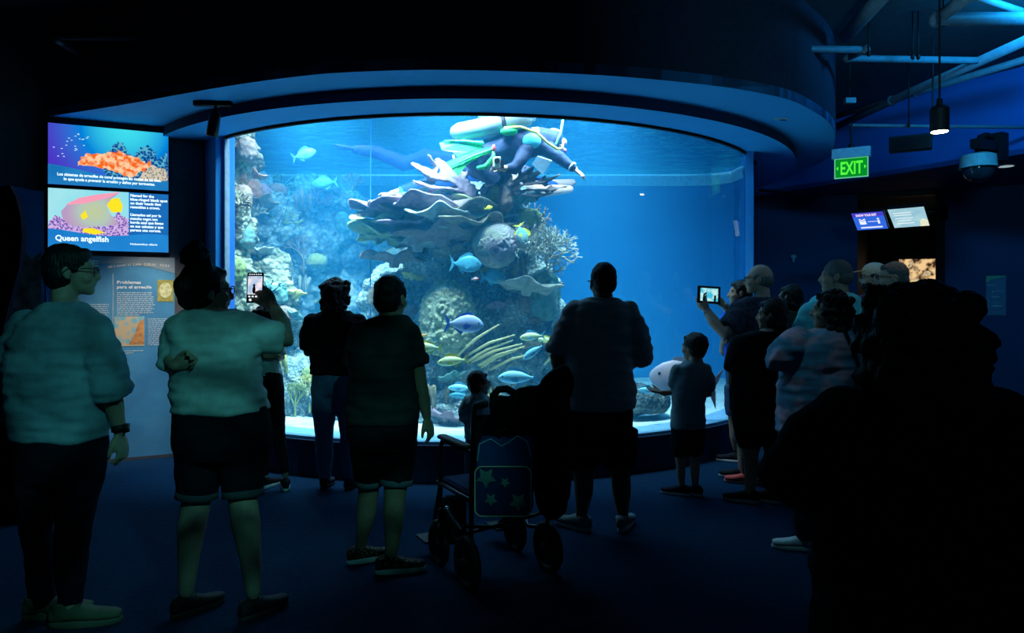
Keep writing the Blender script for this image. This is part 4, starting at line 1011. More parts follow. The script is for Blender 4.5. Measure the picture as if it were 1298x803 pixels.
# E: short hair, dark tee, cuffed shorts, leopard slip-ons
leo = mat('leopard_canvas', (.28, .2, .1), .8, col2=(.02, .015, .01), scale=55, voro=True, lo=.25, hi=.3)
PE = person('person with short hair, dark tee, cuffed shorts and leopard-print slip-ons', 4.0, 490, head=(496, 377, 0), hyaw=R_(22), hk=1.02,
    torso=[(400, 476, 512, .085), (407, 462, 522, .11), (420, 450, 528, .13), (445, 446, 527, .15), (470, 445, 528, .155), (500, 441, 530, .165), (536, 440, 531, .165)],
    arms=[dict(p=[(518, 424, 0, 12.5), (525, 450, 0, 12), (531, 485, .0, 10.5), (537, 508, .03, 9), (541, 528, .05, 6)], d=(.25, .1, -1), n=(-1, .3, 0), side=-1, sleeve=.36, curl=.4),
          dict(p=[(457, 424, 0, 12), (450, 455, .05, 11), (452, 480, .1, 9.5), (470, 480, .26, 6.5)], sleeve=.4)],
    legs=[[(468, 560, 0, 20), (468, 590, 0, 17), (467, 625, .04, 13), (464, 650, .06, 12.5), (460, 675, .08, 9), (456, 700, .1, 6)], [(505, 560, 0, 20), (503, 595, 0, 17), (500, 635, -.02, 13.5), (499, 660, -.02, 13), (497, 690, -.04, 9), (493, 718, -.06, 6.5)]],
    hip=[(528, 442, 530, .15), (550, 441, 529, .16), (568, 446, 526, .15)],
    shirt=cloth('tee_charcoal', (.022, .026, .026)), sleeve=.4, wrinkle=.009, pants=cloth('shorts_black', (.008, .009, .012)), pants_end=.35, pants_grow=1.2, cuffs=cloth('cuff_grey', (.1, .12, .13)),
    shoes=[S_(60, leo, RUB, .27, name='slip_on'), S_(75, leo, RUB, .28, name='slip_on')],
    style='short', hairm='black', sk='tan', group='visitors standing before the window')

# F: toddler in glasses
PF = person('toddler in glasses and pale patterned shirt standing behind the wheelchair', 5.4, 604, head=(607, 486, 0), hyaw=R_(70), hk=.8,
    torso=[(499, 600, 614, .055), (503, 594, 619, .07), (512, 590, 621, .08), (530, 590, 620, .085), (556, 589, 620, .09)],
    arms=[dict(p=[(593, 508, 0, 4.5), (588, 520, 0, 4.5), (588, 530, .0, 4), (596, 534, .1, 3)], sleeve=.75, k=.7), dict(p=[(618, 508, 0, 4.5), (621, 516, .05, 4.5), (624, 509, .1, 3.6), (625, 502, .1, 3)], d=(0, .1, 1), sleeve=.5, k=.7)],
    legs=[[(598, 565, 0, 8), (597, 590, 0, 6), (597, 610, 0, 4.8), (597, 627, 0, 3.4)], [(612, 565, 0, 8), (612, 590, 0, 6), (612, 610, 0, 4.8), (612, 627, 0, 3.4)]],
    hip=[(550, 590, 619, .085), (562, 590, 620, .09), (572, 592, 618, .08)],
    shirt=cloth('toddler_shirt', (.2, .36, .4), (.5, .62, .62), 24, voro=True), sleeve=.6, wrinkle=.004, pants=cloth('toddler_jeans', (.08, .16, .24)), pants_end=.95, pants_grow=1.2,
    shoes=[S_(20, cloth('toddler_shoe', (.03, .03, .04)), RUB, .16), S_(30, cloth('toddler_shoe_right', (.03, .03, .04)), RUB, .16)],
    style='short', hairm='black', sk='light', glass=True, group='children before the window', vox=.006)

# G: man in white tee
PG = person('broad man in white tee and black shorts at the centre of the window', 4.68, 760, head=(764, 357, 0), hyaw=R_(-12), hk=1.07,
    torso=[(379, 744, 784, .09), (385, 733, 793, .12), (396, 724, 800, .14), (425, 718, 801, .155), (450, 716, 802, .16), (480, 715, 803, .165), (517, 715, 804, .165)],
    arms=[dict(p=[(730, 398, 0, 12.5), (717, 424, 0, 12), (706, 452, .02, 9.5), (708, 470, .1, 8.5), (712, 478, .22, 7)], sleeve=.5, d=(.2, .6, -.4), n=(0, -1, 0)), dict(p=[(796, 398, 0, 12.5), (806, 424, .0, 12), (813, 452, .05, 9.5), (800, 462, .24, 8), (775, 460, .3, 7)], sleeve=.5)],
    legs=[[(738, 545, 0, 20), (739, 575, 0, 17), (740, 605, 0, 12.5), (740, 625, .0, 12), (738, 645, 0, 8), (736, 660, 0, 6.2)], [(782, 545, 0, 20), (784, 575, 0, 17), (787, 605, 0, 12.5), (788, 625, .0, 12), (789, 645, 0, 8), (790, 660, 0, 6.2)]],
    hip=[(510, 718, 801, .15), (530, 717, 802, .16), (548, 719, 801, .15)],
    shirt=cloth('tee_white_plain', (.5, .54, .53)), sleeve=.5, sleeve_grow=1.18, flare=.35, wrinkle=.011, pants=cloth('shorts_black_loose', (.008, .009, .012)), pants_end=.42, pants_grow=1.3,
    shoes=[S_(-48, cloth('canvas_grey', (.2, .26, .27)), RUB, .29, laces=RUB), S_(25, cloth('canvas_grey_right', (.2, .26, .27)), RUB, .29, laces=RUB)],
    style='crew', hairm='black', sk='brown', group='visitors standing before the window')
T = PG.T; mb = MB()
for s in (-1, 1): mb.tube([T @ Vector((s*.05, .1, .006)), T @ Vector((s*.08, .06, .006)), T @ Vector((s*.083, -.02, -.008))], .0028, 6)
mb.build('glasses_temple', GLS, PG.root, True)

# H: boy in polo
PH = person('boy in grey polo and dark shorts with one hand held out', 5.5, 873, head=(879, 440, 0), hyaw=R_(-38), hk=.93,
    torso=[(458, 869, 889, .06), (463, 862, 894, .08), (473, 856, 897, .09), (495, 853, 895, .1), (520, 852, 893, .1), (543, 850, 893, .105)],
    arms=[dict(p=[(859, 470, 0, 5.8), (855, 485, .02, 5.2), (853, 497, .06, 4.3), (843, 499, .02, 3.8), (838, 498, 0, 3)], d=(-1, .1, .25), n=(0, -.3, 1), sleeve=.42, k=.85, curl=.2, spread=.35), dict(p=[(894, 470, 0, 5.8), (898, 486, .0, 5.4), (898, 500, .05, 4.4), (885, 503, .16, 3.2)], sleeve=.48, k=.85)],
    legs=[[(862, 555, 0, 10), (862, 570, 0, 8.5), (863, 590, 0, 6), (863, 600, .0, 5.8), (864, 618, 0, 4)], [(880, 555, 0, 10), (881, 570, 0, 8.5), (881, 590, 0, 6), (881, 600, 0, 5.8), (881, 618, 0, 4)]],
    hip=[(538, 852, 892, .1), (550, 851, 893, .105), (560, 852, 892, .1)],
    shirt=cloth('polo_grey', (.2, .3, .34)), sleeve=.45, sleeve_grow=1.35, wrinkle=.005, pants=cloth('shorts_navy_boy', (.01, .012, .02)), pants_end=.36, pants_grow=1.22,
    shoes=[S_(-62, cloth('boy_sneaker', (.015, .02, .035)), RUB, .23), S_(-50, cloth('boy_sneaker_right', (.015, .02, .035)), RUB, .23)],
    style='round', hairm='black', sk='light', group='children before the window', vox=.0065)

# I: bald man with tablet
PI = person('bald man in glasses and dark checked shirt holding up a tablet', 6.0, 958, head=(962, 354, 0), hyaw=R_(-62), hk=1.08,
    torso=[(377, 944, 984, .09), (384, 934, 995, .11), (398, 928, 1000, .13), (420, 926, 1000, .14), (460, 926, 998, .14), (490, 927, 998, .14)],
    arms=[dict(p=[(938, 396, 0, 10.5), (929, 412, -.05, 10), (918, 424, -.12, 8), (905, 408, -.04, 7.5), (896, 394, .02, 5)], d=(-.45, .1, 1), n=(.6, .6, -.3), side=1, sleeve=.42, curl=.3, spread=.3),
          dict(p=[(950, 396, .1, 9), (938, 405, .3, 8), (928, 398, .4, 7), (919, 388, .2, 5)], d=(-.8, -.2, .6), n=(-.3, .8, -.3), side=-1, sleeve=.5, curl=.5)],
    legs=[[(945, 520, 0, 14), (944, 545, 0, 11), (943, 570, 0, 8.5), (943, 585, 0, 8), (942, 602, 0, 5.2)], [(978, 520, 0, 14), (978, 545, 0, 11), (978, 570, 0, 8.5), (978, 585, 0, 8), (978, 602, 0, 5.2)]],
    hip=[(480, 930, 996, .13), (500, 930, 996, .13), (525, 932, 994, .12)],
    shirt=cloth('checked_shirt_dark', (.025, .03, .05), (.05, .055, .08), 30, voro=True), sleeve=.45, sleeve_grow=1.35, pants=cloth('shorts_slate', (.03, .05, .08)), pants_end=.5,
    shoes=[S_(-60, cloth('dark_trainer', (.02, .02, .025)), RUB, .28), S_(-50, cloth('dark_trainer_right', (.02, .02, .025)), RUB, .28)],
    style='fade', hairm='grey', sk='light', glass=True, group='visitors at the right of the window', vox=.0075)
mb = MB(); a = PI.w(898, 398, .01); mb.tube([a+Vector((.01, 0, -.02)), a+Vector((-.008, 0, .02))], .036, 16, round_=False); mb.build('wristband', RUBK, PI.root, True)
c = W(898.5, 374, 6.03); T = frame_T(c, Vector((1, .12, -.06)), Vector((.06, .1, 1)))
t = empty('tablet_computer', c, 'tablet in a black case with a lit aquarium picture held by the bald man', 'tablet')
o = MB().box((0, 0, 0), (.205, .016, .15), T).build('case', M['black'], t); bv = o.modifiers.new('b', 'BEVEL'); bv.width = .006
MB().box((0, -.009, 0), (.155, .002, .11), T).build('screen', emat('tablet_picture', (.05, .5, .7), 1.0, (.5, .85, .85), 22, .4, .62), t)
mb = MB(); mb.tube([(-.05, -.0105, -.05), (-.045, -.0105, -.0), (-.03, -.0105, .01)], .008, 8, T); mb.tube([(.05, -.0105, -.05), (.052, -.0105, -.01)], .009, 8, T); mb.build('picture_figures', M['black'], t)

# L: head and blue tee beyond the tablet arms
PL_ = person('dark-haired person in bright blue tee between the tablet and bald man', 6.62, 940, head=(938, 371, 0), hyaw=R_(-75), hk=.98,
    torso=[(386, 930, 950, .08), (391, 920, 958, .1), (402, 916, 962, .11), (430, 918, 960, .11), (465, 920, 958, .12)],
    arms=[dict(p=[(926, 398, 0, 7.5), (921, 415, -.05, 7), (920, 430, -.05, 6), (916, 440, .1, 4)], sleeve=.5)],
    legs=[[(930, 490, 0, 9.5), (929, 515, 0, 8), (930, 540, 0, 6), (931, 555, 0, 6), (933, 570, 0, 4)], [(948, 490, 0, 9.5), (948, 515, 0, 8), (948, 540, 0, 6), (948, 555, 0, 6), (948, 570, 0, 4)]],
    hip=[(458, 920, 958, .11), (475, 921, 957, .12), (492, 922, 956, .11)],
    shirt=cloth('tee_bright_blue', (.02, .1, .5)), sleeve=.5, pants=cloth('shorts_denim_blue', (.03, .06, .12)), pants_end=.45,
    shoes=[S_(-60, cloth('low_shoe_dark', (.02, .02, .025)), RUB, .26), S_(-50, cloth('low_shoe_dark_right', (.02, .02, .025)), RUB, .26)],
    style='short', hairm='black', sk='tan', group='visitors at the right of the window', vox=.009)

# K: black tee and shorts, face turned left
PK = person('dark-haired person in black tee and shorts in front of the bald man', 5.3, 965, head=(978, 399, 0), hyaw=R_(-58), hk=1.0,
    torso=[(420, 950, 992, .085), (426, 938, 1000, .11), (440, 930, 1003, .13), (470, 927, 1003, .14), (500, 926, 1002, .15), (522, 927, 1000, .15)],
    arms=[dict(p=[(941, 440, 0, 11), (934, 460, 0, 10), (931, 485, .02, 8), (934, 510, .06, 6)], sleeve=.42, d=(.1, .2, -1)), dict(p=[(992, 440, 0, 11), (998, 462, .05, 10), (998, 486, .1, 8), (985, 500, .22, 6)], sleeve=.42)],
    legs=[[(948, 540, 0, 15), (950, 560, 0, 12), (952, 585, 0, 9), (952, 600, 0, 8.5), (950, 628, 0, 5.5)], [(980, 540, 0, 15), (979, 560, 0, 12), (978, 585, 0, 9), (977, 600, 0, 8.5), (976, 628, 0, 5.5)]],
    hip=[(514, 929, 999, .14), (530, 929, 998, .14), (545, 931, 996, .14)],
    shirt=cloth('tee_black', (.008, .008, .011)), sleeve=.42, sleeve_grow=1.35, pants=cloth('shorts_black_plain', (.008, .008, .011)), pants_end=.3,
    shoes=[S_(-65, cloth('shoe_black_grey_sole', (.015, .015, .02)), mat('sole_grey', (.2, .22, .24), .6), .27), S_(-55, cloth('shoe_black_grey_sole_right', (.015, .015, .02)), mat('sole_grey_right', (.2, .22, .24), .6), .27)],
    style='bob', hairm='black', sk='tan', group='visitors at the right of the window', vox=.009)

# J: hidden person behind with coral sneakers
PJ = person('mostly hidden person with dark hair and coral red sneakers', 5.85, 985, head=(1001, 378, .25), hyaw=R_(-40), hk=.97,
    torso=[(396, 988, 1012, .08, .2), (402, 976, 1020, .1, .2), (430, 972, 1022, .11, .15), (480, 960, 1016, .12, .05), (500, 956, 1010, .12)],
    arms=[dict(p=[(1014, 412, .2, 8), (1020, 440, .2, 7), (1018, 470, .2, 6), (1004, 480, .3, 4)], sleeve=.5)],
    legs=[[(966, 520, 0, 12), (958, 545, 0, 10), (952, 570, 0, 8), (950, 590, 0, 7), (948, 606, 0, 4.5)], [(992, 520, 0, 12), (990, 545, 0, 10), (990, 570, 0, 8), (990, 590, 0, 7), (990, 606, 0, 4.5)]],
    hip=[(492, 956, 1010, .12), (510, 955, 1008, .12), (525, 956, 1006, .12)],
    shirt=cloth('top_olive_dark', (.03, .06, .03)), sleeve=.5, pants=cloth('trousers_black', (.008, .008, .011)), pants_end=.97,
    shoes=[S_(-68, cloth('sneaker_coral', (.85, .12, .1)), mat('sole_coral', (.7, .25, .2), .6), .26), S_(-60, cloth('sneaker_coral_right', (.85, .12, .1)), mat('sole_coral_right', (.7, .25, .2), .6), .26)],
    style='bob', hairm='black', sk='tan', group='visitors at the right of the window', vox=.009)

# M: tie-dye shirt
tie = mat('tie_dye_shirt', (.6, .32, .4), .9, col2=(.1, .25, .38), scale=9, bump=.3, bscale=200, detail=3, lo=.42, hi=.58)
PM = person('woman with curly hair and folded arms in a tie-dye top and white sneakers', 4.3, 1045, head=(1052, 393, 0), hyaw=R_(-60), hk=.98,
    torso=[(417, 1034, 1078, .09), (423, 1016, 1088, .12), (438, 1002, 1094, .14), (460, 992, 1094, .155), (490, 988, 1094, .16), (520, 986, 1094, .165), (548, 985, 1094, .165)],
    arms=[dict(p=[(1012, 434, 0, 14), (998, 446, -.05, 13.5), (987, 455, -.05, 11.5), (1003, 465, .14, 9), (1030, 462, .24, 7)], sleeve=.3), dict(p=[(1088, 440, 0, 13), (1094, 465, .0, 12), (1090, 490, .08, 10), (1062, 485, .25, 7)], sleeve=.55)],
    legs=[[(1012, 570, 0, 20), (1014, 600, 0, 16), (1018, 640, .0, 12), (1019, 660, 0, 11), (1020, 690, 0, 7)], [(1062, 570, 0, 20), (1062, 600, .1, 16), (1062, 640, .15, 12), (1062, 660, .15, 11), (1062, 688, .12, 7)]],
    hip=[(540, 988, 1092, .15), (560, 990, 1090, .155), (580, 992, 1088, .15)],
    shirt=tie, sleeve=.4, sleeve_grow=1.3, wrinkle=.01, pants=cloth('jeans_indigo', (.02, .03, .05)), pants_end=.95,
    shoes=[S_(-75, mat('sneaker_white', (.6, .66, .66), .7), RUB, .26, laces=RUB), S_(-60, mat('sneaker_white_right', (.6, .66, .66), .7), RUB, .26, laces=RUB)],
    style='curly', hairm='brown', sk='light', group='visitors at the right of the window')
mb = MB(); mb.tube([PM.w(1070, 418, -.13), PM.w(1082, 445, -.17), PM.w(1094, 480, -.165), PM.w(1098, 520, -.1)], .012, 8, flat=.4); mb.build('bag_strap', M['black'], PM.root, True)

# N: older man, cyan shirt with lime collar
PN = person('grey-haired man in glowing cyan shirt looking left', 5.25, 1050, head=(1060, 350, 0), hyaw=R_(-62), hk=1.05,
    torso=[(372, 1042, 1078, .09), (379, 1030, 1088, .12), (395, 1020, 1092, .14), (420, 1014, 1092, .15), (470, 1014, 1092, .15), (510, 1014, 1090, .15)],
    arms=[dict(p=[(1028, 398, 0, 11.5), (1020, 420, -.02, 11), (1016, 445, .02, 9), (1030, 460, .2, 6)], sleeve=.6), dict(p=[(1084, 398, 0, 11.5), (1090, 425, .0, 11), (1090, 450, .05, 9), (1070, 465, .22, 6)], sleeve=.6)],
    legs=[[(1034, 540, 0, 15), (1034, 570, 0, 12), (1034, 595, 0, 9), (1034, 610, 0, 8), (1034, 632, 0, 5.5)], [(1070, 540, 0, 15), (1070, 570, 0, 12), (1070, 595, 0, 9), (1070, 610, 0, 8), (1070, 632, 0, 5.5)]],
    hip=[(502, 1016, 1088, .14), (520, 1016, 1088, .14), (545, 1018, 1086, .13)],
    shirt=cloth('shirt_cyan', (.2, .9, .95)), sleeve=.6, pants=cloth('trousers_dark', (.015, .018, .025)), pants_end=.97,
    shoes=[S_(-60, cloth('shoe_brown', (.03, .02, .015)), RUBK, .28), S_(-50, cloth('shoe_brown_right', (.03, .02, .015)), RUBK, .28)],
    style='fade', hairm='grey', sk='light', group='visitors at the right of the window', vox=.0085)
mb = MB(); T = PN.T; mb.ell((0, -.012, .03), (.078, .095, .088), T, 24, 16); organic('cropped_hair', mb, .008, HR['grey'], PN.root, 1, nz(60, .002))
mb = MB(); c0 = PN.w(1060, 374, 0); mb.tube([c0+Vector((.072*math.cos(q), .066*math.sin(q), .012*math.sin(q))) for q in [i*math.pi/12 for i in range(25)]], .014, 8, round_=False); mb.build('lime_collar', cloth('collar_lime', (.15, .75, .1)), PN.root, True)

# O: man with orange-brim cap
PO_ = person('bearded man in a cap with orange brim near the doorway', 6.3, 1112, head=(1108, 351, 0), hyaw=R_(-66), hk=1.04,
    torso=[(372, 1098, 1126, .09), (378, 1086, 1134, .12), (395, 1080, 1140, .14), (430, 1079, 1140, .14), (480, 1080, 1138, .14)],
    arms=[dict(p=[(1088, 392, 0, 9.5), (1080, 415, 0, 9), (1080, 440, .05, 7.5), (1094, 446, .2, 5)], sleeve=.5)],
    legs=[[(1096, 510, 0, 12), (1096, 545, 0, 9), (1096, 570, 0, 7), (1096, 592, 0, 4.5)], [(1124, 510, 0, 12), (1124, 545, 0, 9), (1124, 570, 0, 7), (1124, 592, 0, 4.5)]],
    hip=[(474, 1082, 1136, .13), (490, 1082, 1136, .13), (512, 1084, 1134, .12)],
    shirt=cloth('shirt_maroon_print', (.2, .06, .09), (.08, .05, .12), 14), sleeve=.5, pants=cloth('trousers_charcoal', (.015, .018, .022)), pants_end=.97,
    shoes=[S_(-60, cloth('shoe_charcoal', (.02, .02, .022)), RUBK, .28), S_(-50, cloth('shoe_charcoal_right', (.02, .02, .022)), RUBK, .28)],
    style='fade', hairm='black', sk='light', glass=True, group='visitors at the right of the window', vox=.0085)
T = PO_.T; mb = MB(); mb.ell((0, -.005, .045), (.082, .102, .078), T, 28, 16)
crown = organic('cap', mb, .007, cloth('cap_tan', (.75, .5, .35)), PO_.root, 2)
mb = MB(); mb.tube([(-.0, .08, .052), (0, .13, .047), (0, .165, .04)], [.068, .062, .045], 20, T, True, .1, up=(0, 0, 1)); mb.build('brim', cloth('brim_orange', (.95, .4, .15)), crown, True)
mb = MB(); mb.ell((0, .055, -.082), (.052, .05, .042), T); mb.ell((0, .04, -.06), (.062, .045, .035), T); organic('beard', mb, .007, HR['brown'], PO_.root, 1, nz(40, .004))

# P: glasses man behind the foreground head
PP = person('crop-haired man in dark glasses partly behind the big foreground head', 5.5, 1135, head=(1131, 352, 0), hyaw=R_(-72), hk=1.05,
    torso=[(376, 1112, 1150, .09), (383, 1102, 1158, .12), (400, 1098, 1164, .14), (440, 1098, 1164, .15), (500, 1098, 1162, .15)],
    arms=[dict(p=[(1106, 402, 0, 11), (1098, 430, 0, 10), (1098, 455, .05, 8), (1115, 460, .2, 6)], sleeve=.5)],
    legs=[[(1114, 540, 0, 14), (1114, 575, 0, 10), (1114, 600, 0, 8), (1114, 622, 0, 5)], [(1146, 540, 0, 14), (1146, 575, 0, 10), (1146, 600, 0, 8), (1146, 622, 0, 5)]],
    hip=[(492, 1100, 1160, .14), (515, 1100, 1160, .14), (542, 1102, 1158, .13)],
    shirt=cloth('shirt_slate', (.06, .08, .14)), sleeve=.5, pants=cloth('trousers_navy', (.012, .016, .03)), pants_end=.97,
    shoes=[S_(-60, cloth('shoe_navy', (.02, .02, .03)), RUBK, .28), S_(-50, cloth('shoe_navy_right', (.02, .02, .03)), RUBK, .28)],
    style='crew', hairm='grey', sk='light', glass=True, group='visitors at the right of the window', vox=.0085)

# Q: big dark silhouette in the foreground
PQ = person('large dark-haired figure in black with back turned, right foreground', 1.92, 1165, head=(1158, 420, 0), hyaw=R_(-6), hk=1.08,
    torso=[(485, 1120, 1210, .1), (498, 1085, 1250, .13), (520, 1050, 1285, .15), (560, 1030, 1305, .17), (620, 1030, 1308, .18), (700, 1035, 1305, .18), (760, 1038, 1300, .19), (830, 1034, 1302, .2), (880, 1036, 1300, .2)],
    arms=[dict(p=[(1074, 540, 0, 31), (1036, 572, -.01, 29), (1006, 606, .02, 24), (1001, 622, .04, 22), (1040, 650, .2, 17), (1090, 665, .26, 13)], sleeve=.34, d=(1, .3, 0), n=(0, -1, 0)),
          dict(p=[(1264, 545, 0, 32), (1298, 590, 0, 30), (1322, 640, .02, 27), (1280, 700, .2, 19), (1250, 705, .26, 14)], sleeve=.42, d=(-1, .3, 0), n=(0, -1, 0))],
    legs=[[(1100, 920, 0, 44), (1100, 960, 0, 36), (1100, 985, 0, 26), (1102, 1010, .0, 25), (1104, 1068, 0, 16)], [(1232, 920, 0, 44), (1232, 960, 0, 36), (1232, 985, 0, 26), (1232, 1010, 0, 25), (1230, 1068, 0, 16)]],
    hip=[(860, 1040, 1296, .19), (900, 1038, 1298, .2), (940, 1044, 1292, .19)],
    shirt=cloth('tee_black_foreground', (.006, .006, .008)), sleeve=.42, sleeve_grow=1.5, wrinkle=.008, pants=cloth('trousers_black_foreground', (.006, .006, .008)), pants_end=.96,
    shoes=[S_(-10, cloth('shoe_black_foreground', (.01, .01, .012)), RUBK, .27), S_(10, cloth('shoe_black_foreground_right', (.01, .01, .012)), RUBK, .27)],
    style='bigcurly', hairm='black', sk='brown', group='visitors standing before the window', hair_vox=.007)

# ------------------------------------------------------------------ reef
def reefmat(name, c1, c2, c3, s=5, bump=2.0, bs=28, rough=.9):
    m = bpy.data.materials.new(name); m.use_nodes = True; nt = m.node_tree; N = nt.nodes; L = nt.links; b = N['Principled BSDF']
    b.inputs['Roughness'].default_value = rough; b.inputs['Specular IOR Level'].default_value = .1
    tc = N.new('ShaderNodeTexCoord'); n = N.new('ShaderNodeTexNoise'); n.inputs['Scale'].default_value = s; n.inputs['Detail'].default_value = 8; n.inputs['Roughness'].default_value = .7
    cr = N.new('ShaderNodeValToRGB'); e = cr.color_ramp.elements; e[0].position = .36; e[0].color = (*c1, 1); e[1].position = .64; e[1].color = (*c3, 1); q = e.new(.5); q.color = (*c2, 1)
    L.new(tc.outputs['Object'], n.inputs['Vector']); L.new(n.outputs['Fac'], cr.inputs['Fac'])
    v = N.new('ShaderNodeTexVoronoi'); v.inputs['Scale'].default_value = bs; L.new(tc.outputs['Object'], v.inputs['Vector'])
    mxx = N.new('ShaderNodeMixRGB'); mxx.blend_type = 'MULTIPLY'; mxx.inputs[0].default_value = .55
    cr2 = N.new('ShaderNodeValToRGB'); cr2.color_ramp.elements[0].color = (1.0, 1.0, 1.0, 1); cr2.color_ramp.elements[1].color = (.25, .28, .3, 1); cr2.color_ramp.elements[0].position = .15; cr2.color_ramp.elements[1].position = .6
    L.new(v.outputs['Distance'], cr2.inputs['Fac']); L.new(cr.outputs['Color'], mxx.inputs[1]); L.new(cr2.outputs['Color'], mxx.inputs[2]); L.new(mxx.outputs[0], b.inputs['Base Color'])
    bp = N.new('ShaderNodeBump'); bp.inputs['Strength'].default_value = 1; bp.inputs['Distance'].default_value = .012*bump; bp.invert = True
    L.new(v.outputs['Distance'], bp.inputs['Height']); L.new(bp.outputs['Normal'], b.inputs['Normal'])
    return m
M['rock'] = reefmat('reef_rock', (.10, .17, .2), (.3, .4, .38), (.6, .68, .56), 3.5)
M['rockback'] = reefmat('reef_rock_back', (.06, .12, .16), (.22, .34, .34), (.5, .64, .55), 2.6, 2.5, 15)
M['rockleft'] = reefmat('reef_rock_left', (.06, .08, .05), (.32, .33, .2), (.6, .6, .42), 5, 2.5, 20)
M['rockdark'] = reefmat('reef_rock_dark', (.03, .05, .06), (.1, .15, .15), (.25, .3, .26), 5)  # darker rock colours for the low rock on the sand
def blob(mb, px, py, Y, rx, ry, rd=None, jit=0):
    s = Y/F; c = W(px, py, Y)
    mb.ell(c, (rx*s, (rd if rd else min(rx, ry)*s), ry*s), None, 20, 14)
def rough(a, b, seed=0):
    f = nz(2.2, a, seed, 3); g = nz(7, b, seed+5, 4)
    return lambda p: f(p)+g(p)+.6*b*(abs(noise.noise(p*14))-.25)
# back reef along the rear and left wall
mb = MB(); random.seed(21)
top = [(270, 190), (320, 215), (370, 235), (410, 215), (440, 250), (470, 270), (510, 250), (560, 260), (600, 270)]
for i, (px, py) in enumerate(top):
    Yb = 8.6+1.6*min(1, i/5)
    yy = py+40
    while yy < 520:
        blob(mb, px+random.uniform(-10, 10), yy, Yb-.25*(yy-250)/270+random.uniform(-.2, .2), random.uniform(34, 52), random.uniform(26, 44), random.uniform(.3, .5)); yy += 42
rb_ = organic('reef_wall', mb, .05, M['rockback'], None, 2, rough(.16, .10, 1))
tag(rb_, 'large hazy reef wall filling the rear left of the tank', 'reef')
# left rock column by the window edge
mb = MB()
for i in range(13):
    py = 175+i*30; Yl = 7.45+.1*math.sin(i*1.7)
    blob(mb, 296+8*math.sin(i*2.1)+(4 if i > 6 else 0), py, Yl, 22+6*math.sin(i*1.3+1), 26, .26)
    if i > 4: blob(mb, 322+i*3, py+20, Yl+.5, 26+i*1.5, 24, .3)
rl_ = organic('reef_column', mb, .032, M['rockleft'], None, 2, rough(.09, .07, 2))
tag(rl_, 'tall olive and tan rock column at the left edge of the window', 'reef')
# central tower
mb = MB()
for px, py, Y, rx, ry, rd in [(600, 300, 7.7, 62, 40, .45), (560, 330, 7.9, 60, 50, .4), (640, 330, 7.75, 52, 60, .42), (520, 380, 8.0, 60, 55, .4), (600, 400, 7.8, 80, 60, .5), (665, 390, 7.7, 48, 46, .4), (680, 370, 7.6, 30, 30, .25), (520, 450, 7.8, 75, 50, .45), (600, 470, 7.6, 90, 55, .5), (670, 450, 7.6, 45, 50, .4), (560, 520, 7.4, 110, 40, .5), (470, 500, 7.7, 90, 50, .5), (660, 520, 7.4, 70, 42, .45), (400, 500, 7.9, 80, 60, .5), (600, 260, 7.6, 40, 26, .3), (560, 275, 7.6, 50, 22, .3), (350, 500, 7.7, 60, 50, .4), (640, 258, 7.7, 28, 26, .25), (625, 268, 7.3, 30, 16, .25), (650, 290, 7.4, 34, 34, .3), (590, 285, 7.4, 50, 18, .3)]:
    blob(mb, px, py, Y, rx, ry, rd)
rt_ = organic('reef_tower', mb, .035, M['rock'], None, 2, rough(.10, .08, 3))
tag(rt_, 'central rock tower carrying corals from the sand to the diver', 'reef')
for o_ in (rb_, rl_, rt_): o_['kind'] = 'thing'
dgm = {}
def bvh(o):
    me = o.data; return BVHTree.FromPolygons([v.co.copy() for v in me.vertices], [tuple(p.vertices) for p in me.polygons])
BV = [bvh(rb_), bvh(rl_), bvh(rt_)]
E0 = Vector((0, 0, EYE)); CYP = lambda p: HY-F*(p.z-EYE)/p.y
def hit(px, py):
    d = (W(px, py, 1)-E0).normalized(); best = None
    for b in BV:
        h = b.ray_cast(E0, d)
        if h[0] is not None and (best is None or h[3] < best[3]): best = h
    return best

def C_(n, c, c2=None, s=20, bump=.6, bs=60, voro=False, rough=.85): return mat('coral_'+n, c, rough, col2=c2 or tuple(q*.6 for q in c), scale=s, bump=bump, bscale=bs, voro=voro, spec=.1)
CP = dict(tan=C_('tan', (.34, .29, .18)), brown=C_('brown', (.2, .14, .1), (.3, .22, .17)), mauve=C_('mauve', (.2, .14, .19), (.3, .22, .25)), lime=C_('lime', (.33, .4, .13), (.22, .28, .12)), teal=C_('teal', (.15, .32, .27)), pale=C_('pale', (.42, .44, .34), (.3, .33, .26)), rust=C_('rust', (.5, .25, .14)), yellow=C_('yellow', (.75, .68, .2)))

